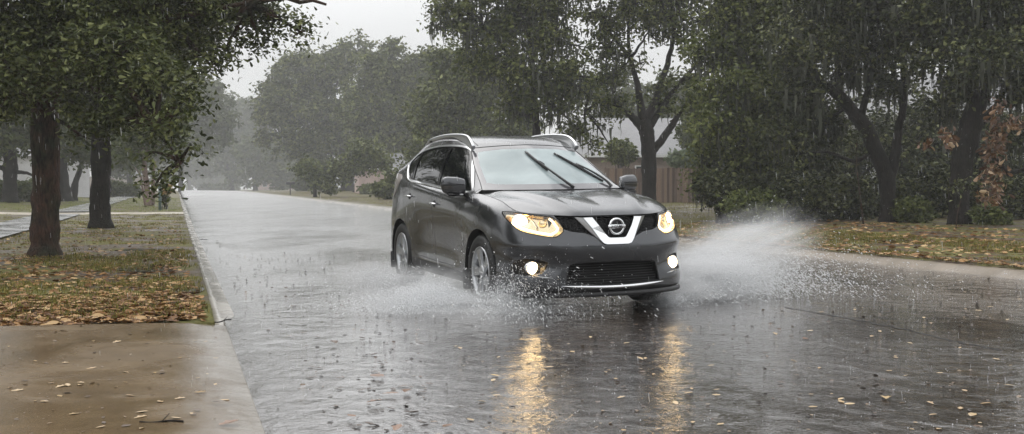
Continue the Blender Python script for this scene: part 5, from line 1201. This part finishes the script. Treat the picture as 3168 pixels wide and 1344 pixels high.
# fine mist hanging in the splashes: closed lumpy bodies with an uneven density
def m_mist(name, dens, scale=2.2, seed=0):
    m = bpy.data.materials.new(name); m.use_nodes = True; t = m.node_tree; t.nodes.clear()
    o = t.nodes.new('ShaderNodeOutputMaterial'); v = t.nodes.new('ShaderNodeVolumePrincipled'); v.inputs['Color'].default_value = (.97, .975, .98, 1); v.inputs['Anisotropy'].default_value = .1
    c = t.nodes.new('ShaderNodeTexCoord'); g = t.nodes.new('ShaderNodeVectorMath'); g.operation = 'LENGTH'; t.links.new(c.outputs['Object'], g.inputs[0])
    r = t.nodes.new('ShaderNodeMapRange'); r.interpolation_type = 'SMOOTHSTEP'; r.inputs[1].default_value = 1.0; r.inputs[2].default_value = .15; r.inputs[3].default_value = 0; r.inputs[4].default_value = 1; t.links.new(g.outputs['Value'], r.inputs[0])
    mp = t.nodes.new('ShaderNodeMapping'); mp.inputs['Location'].default_value = (seed, seed*2, 0); mp.inputs['Scale'].default_value = (.6, 1.3, 1.9); mp.inputs['Rotation'].default_value = (0, .5 if seed < 4 else -.4, 0); n = t.nodes.new('ShaderNodeTexNoise'); n.inputs['Scale'].default_value = scale; n.inputs['Detail'].default_value = 4; n.inputs['Distortion'].default_value = .6
    t.links.new(c.outputs['Object'], mp.inputs[0]); t.links.new(mp.outputs[0], n.inputs['Vector'])
    rr = t.nodes.new('ShaderNodeMapRange'); rr.inputs[1].default_value = .42; rr.inputs[2].default_value = .66; rr.inputs[3].default_value = .06; rr.inputs[4].default_value = 1.5; t.links.new(n.outputs['Fac'], rr.inputs[0])
    a = t.nodes.new('ShaderNodeMath'); a.operation = 'MULTIPLY'; b = t.nodes.new('ShaderNodeMath'); b.operation = 'MULTIPLY'; b.inputs[1].default_value = dens
    t.links.new(r.outputs[0], a.inputs[0]); t.links.new(rr.outputs[0], a.inputs[1]); t.links.new(a.outputs[0], b.inputs[0]); t.links.new(b.outputs[0], v.inputs['Density']); t.links.new(v.outputs[0], o.inputs['Volume']); return m
def mist(parent, cen, size, rot, dens, scale, seed, tilt=0):
    bm = bmesh.new(); bmesh.ops.create_icosphere(bm, subdivisions=3, radius=1.0)
    me = bpy.data.meshes.new('mist'); bm.to_mesh(me); bm.free()
    o = link('mist', me, m_mist('spray_mist', dens, scale, seed), parent, kind='stuff')
    o.location = tuple(np.array(cen)-np.array(parent.location)); o.rotation_euler = (0, tilt, rot); o.scale = size
a_ = CARYAW
mist(sR, cw_(1.95, -.35, .32), (1.3, .7, .50), a_, 2.4, 2.0, 1, -.25)
mist(sR, cw_(1.35, -.05, .20), (1.0, .55, .36), a_, 5.5, 2.2, 2)
mist(sR, cw_(1.0, .25, .12), (.50, .50, .24), a_, 3.5, 2.4, 8)
mist(sR, cw_(2.5, -.8, .42), (1.0, .8, .50), a_, 1.3, 2.4, 3, -.3)
mist(sL, cw_(-1.35, -.4, .10), (.70, .8, .36), a_, 3.8, 2.2, 4)
mist(sL, cw_(-1.35, -2.4, .14), (.7, 1.0, .22), a_, 1.2, 2.0, 5)
mist(sL, cw_(-1.0, .35, .07), (1.0, .8, .18), a_, 3.0, 2.4, 6)
mist(sF, cw_(-.75, .42, .16), (.45, .40, .28), a_, 2.2, 2.2, 7)
# ------------------------------------------------------------------ fallen leaves, litter, grass, twigs
def leaf_shape(r, L, kind):
    """a curled lobed leaf with thickness-free blade but real relief: strip of cross sections"""
    n = 9; V = []; F = []
    curl = r.uniform(.5, 2.2)*r.choice([-1, 1]); cup = r.uniform(.1, .5)
    for i in range(n):
        t = i/(n-1); wv = math.sin(math.pi*min(1, t*1.02+.02))**.7*.24
        if kind: wv *= 1+.35*math.sin(t*math.pi*5.0)
        wv = max(wv, .012); a = curl*(t-.35); y = t-.5; z = .5*(1-math.cos(a))*.45
        y = math.sin(a)/curl+.0 if abs(curl) > .2 else y
        for sx_ in (-1, -.5, 0, .5, 1): V.append((sx_*wv*L, y*L, (z+abs(sx_)*wv*cup+.01)*L))
    for i in range(n-1):
        for j in range(4): a = i*5+j; F.append((a, a+1, a+6, a+5))
    st = len(V); V += [(-.008*L, V[2][1]-.16*L, V[2][2]), (.008*L, V[2][1]-.16*L, V[2][2])]; F.append((st, st+1, 3, 1))
    z0 = min(v[2] for v in V); return np.array(V)-np.array([0, 0, z0-.001]), F
def m_leafc(name, c0, c1, rough=.3):
    m = mat(name, rough=rough); g = N(m); n = g.noise(g.coord('Object'), 28, 3); i = g.n('ObjectInfo').outputs['Random']
    return g.set(Base__Color=g.mix(g.math('ADD', g.math('MULTIPLY', n, .5), g.math('MULTIPLY', i, .5)), c0, c1))
LM = [m_leafc('tan_fallen_leaf', (.24, .14, .055), (.60, .45, .24)), m_leafc('dark_fallen_leaf', (.02, .013, .009), (.10, .055, .028)), m_leafc('brown_fallen_leaf', (.10, .045, .02), (.26, .12, .05))]
protos = []
for k in range(8):
    V, F = leaf_shape(rnd, .07, k % 2); me = np_mesh('fallen_leaf', V, F, True); protos.append(me)
pm = {}
for k, me in enumerate(protos):
    for q, m_ in enumerate(LM):
        c = me.copy(); c.materials.append(m_); pm[(k, q)] = c
def put_leaf(x, y, z, q, s, label, group):
    o = bpy.data.objects.new('fallen_leaf', pm[(rnd.randrange(8), q)]); COL.objects.link(o)
    o.location = (x, y, z); o.rotation_euler = (rnd.uniform(-.15, .15), rnd.uniform(-.15, .15), rnd.uniform(0, 6.28)); o.scale = (s, s, s*rnd.uniform(.6, 1.3))
    tag(o, label, 'leaf', group)
def ray0(u, v, z=0.0):
    p1 = at(u, v, 1.0); o = np.array([0, 0, CAMH]); d = p1-o; t = (z-CAMH)/d[2]; return o+d*t
def scatter(n, box, q, label, group, smin=.7, smax=1.5, cond=None, zf=None):
    k = 0; tr = 0
    while k < n and tr < 5000:
        tr += 1; u, v = rnd.uniform(box[0], box[2]), box[1]+(box[3]-box[1])*rnd.random()**.85
        p = ray0(u, v); la, s = latlong(p[0], p[1])
        if cond and not cond(la, s): continue
        z = (zf(la, s) if zf else float(rz(la, s)))+.004
        put_leaf(p[0], p[1], z, q if q >= 0 else rnd.choice([0, 0, 0, 2, 1]), rnd.uniform(smin, smax), label, group); k += 1
onroad = lambda la, s: .75 < la < 10.1
GRP = 'fallen leaves floating on the wet road'
big = [((1172, 1167), 2, 1.9, 'largest dark brown lobed leaf on the bright wet road'), ((1215, 1220), 2, 1.5, 'upright brown leaf below and right of the largest dark leaf'), ((1258, 1212), 2, 1.5, 'twisted brown leaf standing on edge on the road'),
       ((1168, 1245), 2, 1.5, 'rusty brown curled leaf below the largest dark leaf'), ((1085, 1290), 2, 1.2, 'small brown curled leaf left of the big bottom leaves'), ((1228, 1330), 2, 1.4, 'tan and brown curled leaf at the bottom edge of the road'),
       ((1382, 1325), 2, 1.3, 'brown curled leaf with a stalk at the bottom edge near the yellow reflection'), ((700, 1315), 2, 1.5, 'long rusty leaf lying in the gutter at the bottom'), ((2740, 1235), 0, 1.4, 'largest pale tan leaf on the dark road at the right'),
       ((1035, 1065), 1, 1.6, 'dark curled leaf alone on the bright wet road'), ((2965, 870), 0, 1.3, 'pale leaf clump near the right kerb'), ((2490, 1050), 2, 1.3, 'small orange leaf standing on the grey road right of the car'), ((3010, 1290), 0, 1.1, 'tan leaf near the bottom right corner')]
for (u, v), q, s, lab in big:
    p = ray0(u, v); put_leaf(p[0], p[1], .006 if u > 720 else .006, q, s, lab, GRP)
scatter(70, (720, 1010, 1330, 1340), 1, 'small dark leaf on the bright wet asphalt left of the headlight reflection', GRP, .35, .95, onroad)
scatter(22, (720, 900, 1250, 1010), 1, 'tiny dark leaf on the bright road beside the spray', GRP, .4, .9, onroad)
scatter(75, (1350, 1020, 3160, 1340), 0, 'small pale tan leaf on the dark wet road right of the first headlight reflection', GRP, .35, .9, onroad)
scatter(25, (2350, 830, 3160, 1040), 0, 'small pale leaf on the dark wet road near the right kerb', GRP, .5, 1.1, onroad)
scatter(18, (1900, 990, 2700, 1200), 1, 'small dark leaf on the grey road right of the second headlight reflection', GRP, .4, .9, onroad)
scatter(14, (560, 690, 900, 900), 1, 'tiny dark leaf on the far bright part of the road', GRP, .8, 1.6, onroad)
dz = lambda la, s: .012+.016*max(0, -la)
scatter(45, (0, 1020, 700, 1340), 0, 'small pale leaf on the brown wet concrete driveway', 'fallen leaves on the driveway', .4, 1.0, lambda la, s: la < .25 and s < 9.3, dz)
scatter(18, (0, 1020, 720, 1340), 1, 'small dark leaf on the brown wet concrete driveway', 'fallen leaves on the driveway', .4, .9, lambda la, s: la < .25 and s < 9.3, dz)
# litter carpets: many curled leaves as one mass
def carpet(name, label, pts, sizes, m, seed, cat='leaf litter'):
    r = np.random.default_rng(seed); VV = []; FF = []; o = 0
    sh = [leaf_shape(random.Random(seed+i), 1.0, i % 2) for i in range(6)]
    F0 = sh[0][1]; n = len(pts); k = r.integers(0, 6, n); base = np.array([s[0] for s in sh])     # (6,nv,3)
    A = r.random(n)*6.28; T = r.normal(size=n)*.28; c, s_ = np.cos(A), np.sin(A)
    V = base[k]*sizes[:, None, None]; V[:, :, 2] += V[:, :, 0]*T[:, None]
    X = V[:, :, 0]*c[:, None]-V[:, :, 1]*s_[:, None]; Y = V[:, :, 0]*s_[:, None]+V[:, :, 1]*c[:, None]
    V = np.stack([X, Y, V[:, :, 2]], -1)+pts[:, None, :]; nv = V.shape[1]
    F4 = np.array([f for f in F0]); F = ((np.arange(n)*nv)[:, None, None]+F4[None]).reshape(-1, 4)
    return link(name, np_mesh(name, V.reshape(-1, 3), F, True), m, None, label=label, cat=cat, kind='stuff')
M['litter'] = m_leaf('curled_leaf_litter', [(.045, .020, .008), (.14, .065, .022), (.34, .19, .075), (.60, .44, .24)], .45, .1, .15)
def gzz(la, s): return gz(np.asarray(la)[None], np.asarray(s)[None])[0]
r = np.random.default_rng(17)
def lp(la, s, dz_=.01):
    z = gz(la, s)+dz_; return np.stack([la*RL[0]+s*RD[0], la*RL[1]+s*RD[1], z], -1)
n = 5200; s = 9.36+np.abs(r.normal(size=n))*1.15; la = .22-6.8*r.random(n); keep = r.random(n) < np.clip(1.25-.35*np.maximum(0, la+1.3)*1.0, .25, 1); la, s = la[keep], s[keep]
carpet('leaf_litter', 'thick band of curled tan leaves along the edge of the concrete driveway', lp(la, s), .075+.06*r.random(len(la)), M['litter'], 3)
n = 5200; s = 10.5+9*r.random(n)**1.3; la = .15-7.0*r.random(n); carpet('leaf_litter', 'scattered brown leaves on the left verge around the oak trunks', lp(la, s), .06+.05*r.random(n), M['litter'], 4)
n = 2600; s = 19+18*r.random(n); la = .1-7*r.random(n); carpet('leaf_litter', 'sparse fallen leaves on the left verge beyond the first oak', lp(la, s), .05+.04*r.random(n), M['litter'], 5)
n = 3600; s = 10+18*r.random(n); la = 10.62+7.5*r.random(n)**1.15; carpet('leaf_litter', 'brown fallen leaves on the right verge below the woods', lp(la, s, .03), .075+.07*r.random(n), M['litter'], 6)
n = 1500; s = 8+26*r.random(n); la = 10.40+.35*r.random(n); carpet('leaf_litter', 'line of pale leaves caught along the right kerb', lp(la, s, .03), .065+.06*r.random(n), M['litter'], 7)
r = np.random.default_rng(23); n = 4200; la = .6+9.3*r.random(n); s = 3.6+16*r.random(n)**1.3; X = np.stack([la*RL[0]+s*RD[0], la*RL[1]+s*RD[1], rz(la, s)+.002], -1)
M['fleck'] = m_leaf('small_wet_leaf_bits', [(.010, .007, .005), (.028, .016, .009), (.08, .045, .022), (.34, .25, .15)], .3, .05)
carpet('leaf_litter', 'tiny leaf fragments and flecks strewn over the wet road', X, .012+.030*r.random(n)**2, M['fleck'], 8)
n = 900; la = .3-5.5*r.random(n)**1.2; s = 4.2+4.9*r.random(n); X = np.stack([la*RL[0]+s*RD[0], la*RL[1]+s*RD[1], .018+.016*np.maximum(0, -la)], -1)
carpet('leaf_litter', 'leaf crumbs and grit on the wet concrete driveway', X, .006+.022*r.random(n)**2, M['fleck'], 9)
# grass
M['grass'] = m_leaf('wet_grass', [(.045, .045, .010), (.10, .10, .022), (.20, .18, .042), (.36, .28, .10)], .45, .3, .15)
def grass(name, label, la, s, h, seed, mm='grass'):
    r = np.random.default_rng(seed); n = len(la); P = lp(la, s, -.005); H = h*(.5+.9*r.random(n)); A = r.random(n)*6.28; d = np.stack([np.cos(A), np.sin(A), np.zeros(n)], 1); e = np.stack([-np.sin(A), np.cos(A), np.zeros(n)], 1); w_ = (.0025+.003*r.random(n))[:, None]*(1+h*6)
    up = np.array([0, 0, 1.]); b = (r.random(n)*.9)[:, None]*H[:, None]
    V = np.stack([P-e*w_, P+e*w_, P+up*H[:, None]*.6+d*b*.35+e*w_*.7, P+up*H[:, None]*.6+d*b*.35-e*w_*.7, P+up*H[:, None]*.9+d*b], 1).reshape(-1, 3); o = (np.arange(n)*5)[:, None]
    F = np.concatenate([o+np.array([[0, 1, 2]]), o+np.array([[0, 2, 3]]), o+np.array([[3, 2, 4]])], 0)
    link(name, np_mesh(name, V, F), M[mm], None, label=label, cat='grass', kind='stuff')
def tufts(n, la0, la1, s0, s1, seed, k=22, spread=.16, bias=1.0, thr=None):
    r = np.random.default_rng(seed); c = n//k; la = la0+(la1-la0)*r.random(c); s = s0+(s1-s0)*r.random(c)**bias
    if thr is not None:
        v = np.array([noise.noise(Vector((a*.8, b*.5, 7.7))) for a, b in zip(la, s)]); la, s = la[v > thr], s[v > thr]; c = len(la)
    la = np.repeat(la, k)+r.normal(size=c*k)*spread*.5; s = np.repeat(s, k)+r.normal(size=c*k)*spread
    q = (la < .27) | (la > 10.58); return la[q], s[q]
la, s = tufts(60000, -7.5, .22, 9.7, 20, 31, bias=1.1, thr=-.08); grass('grass', 'short yellow-green wet grass on the left verge near the driveway', la, s, .045, 1)
la, s = tufts(45000, -16, .22, 20, 46, 32, thr=-.2); grass('grass', 'wet grass of the left verge up to the second driveway', la, s, .05, 2)
la, s = tufts(60000, -26, .22, 49.4, 95, 33, k=16, spread=.35); grass('grass', 'bright green lawn beyond the second driveway on the left', la, s, .07, 3, 'lawn')
la, s = tufts(70000, 10.58, 14.5, 8, 30, 34, thr=-.12); grass('grass', 'tufted green grass along the right kerb', la, s, .055, 4)
la, s = tufts(30000, 10.6, 26, 30, 90, 35, k=16, spread=.3, thr=-.2); grass('grass', 'pale grass of the far right verge', la, s, .07, 5)
# fallen twigs
for lab, (u, v), L, az in (('small dark twig cluster on the road beside the gutter', (620, 745), .30, .3), ('short dark stick in the gutter at the driveway corner', (690, 1000), .22, 1.2), ('thin curved stick on the driveway near the bottom', (500, 1317), .20, .1)):
    p = ray0(u, v, .0 if u < 2000 else .17); tw = MB(); q = [np.array([math.cos(az)*t*L, math.sin(az)*t*L, .014+.02*math.sin(t*7)*L]) for t in np.linspace(-.5, .5, 7)]; tw.tube(q, [.004*L*4+.002]*7, 6)
    tw.tube([q[3], q[3]+np.array([.12*L, .2*L, .03])], [.003*L*3+.001, .002], 5); o = tw.build('twig', M['bark_dark'], None, label=lab, cat='twig'); o.location = (p[0], p[1], p[2]+.004 if u < 2000 else p[2])
# puddles lying in the left verge
M['puddle'] = mat('muddy_puddle_water', (.05, .04, .03), .05, ior=1.36); g = N(M['puddle']); g.set(Normal=g.bump(g.noise(g.coord('Position'), 14, 3), .25, .01))
for i, (u, v, rx, ry) in enumerate([(470, 835, .38, .16), (560, 900, .26, .14), (430, 775, .42, .16)]):
    p = ray0(u, v, .05); la, s_ = latlong(p[0], p[1]); zz = float(gz(np.array([la]), np.array([s_]))[0])+.012
    n = 40; V = [(0, 0, 0)]+[(rx*(1+.3*noise.noise(Vector((math.cos(a)*1.4, math.sin(a)*1.4, i*3.3))))*math.cos(a), ry*(1+.35*noise.noise(Vector((math.cos(a)*2, math.sin(a)*2, i+9.))))*math.sin(a)*3.2, 0) for a in np.linspace(0, 2*math.pi, n, endpoint=False)]
    o = MB().add(V, [(0, 1+k, 1+(k+1) % n) for k in range(n)]).build('puddle', M['puddle'], None, label=['broad puddle in the left verge beside the kerb', 'small puddle at the kerb edge nearest the driveway', 'long shallow puddle farthest up the left verge'][i], cat='puddle'); o.location = (p[0], p[1], zz); o.rotation_euler = (0, 0, -RA)
# asphalt joint down the middle of the road and a crack nearer the car
M['joint'] = mat('tar_joint', (.018, .016, .015), .3)
def joint(label, pts, wdt):
    P = np.array([ray0(u, v) for u, v in pts]); t = np.linspace(0, len(P)-1, len(P)*8); Q = np.stack([np.interp(t, np.arange(len(P)), P[:, i]) for i in range(3)], 1); rr_ = np.random.default_rng(3); Q[:, :2] += rr_.normal(size=(len(Q), 2))*.012
    T = np.gradient(Q, axis=0); T /= np.linalg.norm(T, axis=1)[:, None]; Nn = np.stack([-T[:, 1], T[:, 0], np.zeros(len(T))], 1); ww = wdt*(.6+.8*rr_.random(len(Q)))[:, None]
    A = Q+Nn*ww; B = Q-Nn*ww; V = np.r_[A, B]; V[:, 2] = [float(rz(*latlong(x, y)))+.003 for x, y, _ in V]; n = len(Q)
    MB().add(V, [(i, i+1, n+i+1, n+i) for i in range(n-1)]).build('road_joint', M['joint'], None, label=label, cat='road joint', kind='structure')
joint('dark lengthwise joint in the asphalt right of the splash', [(2420, 950), (2560, 975), (2750, 1010), (2900, 1045), (3090, 1085)], .018)
# ------------------------------------------------------------------ rain
r = np.random.default_rng(77); n = 2600
Y = 3.5+16*r.random(n)**.8; P = np.stack([(r.random(n)-.5)*1.02*Y, Y, CAMH+(r.random(n)-.42)*.46*Y], 1); P = P[P[:, 2] > .02]; n = len(P)
sl = np.array([.05, 0, -1.]); R = .0005+.0006*r.random(n); D = sl*(.010+.030*r.random(n))[:, None]
M['rain'] = m_lens('rain_drop_water', (.92, .93, .94))
rn = droplets('rain', P, R, D, None, label='falling raindrops across the whole street', cat='rain', kind='stuff')
# raindrop impacts: little crowns and beads jumping off the road
n = 3600; la = .6+9.5*r.random(n); s = 3.5+17*r.random(n)**1.2; X = la*RL[0]+s*RD[0]; Y = la*RL[1]+s*RD[1]
P = np.stack([X, Y, np.zeros(n)], 1); k = 2; Q = np.repeat(P, k, 0)+r.normal(size=(n*k, 3))*np.array([.008, .008, 0]); Q[:, 2] = .004+.045*r.random(n*k)**2.5
droplets('rain_splash', Q, .0008+.0020*r.random(n*k)**2, np.array([0, 0, 1.])*(.001+.006*r.random(n*k)**2)[:, None], None, label='tiny crowns of water where rain hits the road', cat='rain splash', kind='stuff')
# ------------------------------------------------------------------ haze
mh = bpy.data.materials.new('haze_air'); mh.use_nodes = True; t = mh.node_tree; t.nodes.clear()
o_ = t.nodes.new('ShaderNodeOutputMaterial'); v_ = t.nodes.new('ShaderNodeVolumePrincipled')
v_.inputs['Color'].default_value = (.975, .985, .99, 1); v_.inputs['Density'].default_value = .0011; v_.inputs['Anisotropy'].default_value = .2
t.links.new(v_.outputs[0], o_.inputs['Volume'])
# rain beaten off the road hangs over it as a shallow layer of fine spray
mr = bpy.data.materials.new('road_spray'); mr.use_nodes = True; t2 = mr.node_tree; t2.nodes.clear()
o2 = t2.nodes.new('ShaderNodeOutputMaterial'); v2 = t2.nodes.new('ShaderNodeVolumePrincipled')
v2.inputs['Color'].default_value = (.985, .99, .99, 1); v2.inputs['Density'].default_value = .050; t2.links.new(v2.outputs[0], o2.inputs['Volume'])
ss = np.r_[13.5, 20, 33, 60, 100, 163, 420]; V = []
for s_ in ss:
    b = float(base_z(s_)); hgt = .05+.19*float(sstep(13, 32, s_))
    V += [road(.6, s_, b+.012), road(10.1, s_, b+.012), road(9.9, s_, b+hgt), road(.8, s_, b+hgt)]
F = [(0, 1, 2, 3), tuple(len(V)-4+i for i in (3, 2, 1, 0))]+[(i*4+k, i*4+(k+1) % 4, i*4+4+(k+1) % 4, i*4+4+k) for i in range(len(ss)-1) for k in range(4)]
MB().add(V, F).build('road_mist', mr, None, label='thin spray of beaten rain hanging low over the far road', cat='mist', kind='stuff')
bpy.context.view_layer.update()
ztop = max(max((o.matrix_world @ Vector(c)).z for c in o.bound_box) for o in bpy.data.objects if o.type == 'MESH')+.4
hz = MB().box((0, 240, (ztop-1.6)/2), (1000, 760, ztop+1.6)).build('haze', mh, None, kind='stuff')
hz.display_type = 'WIRE'
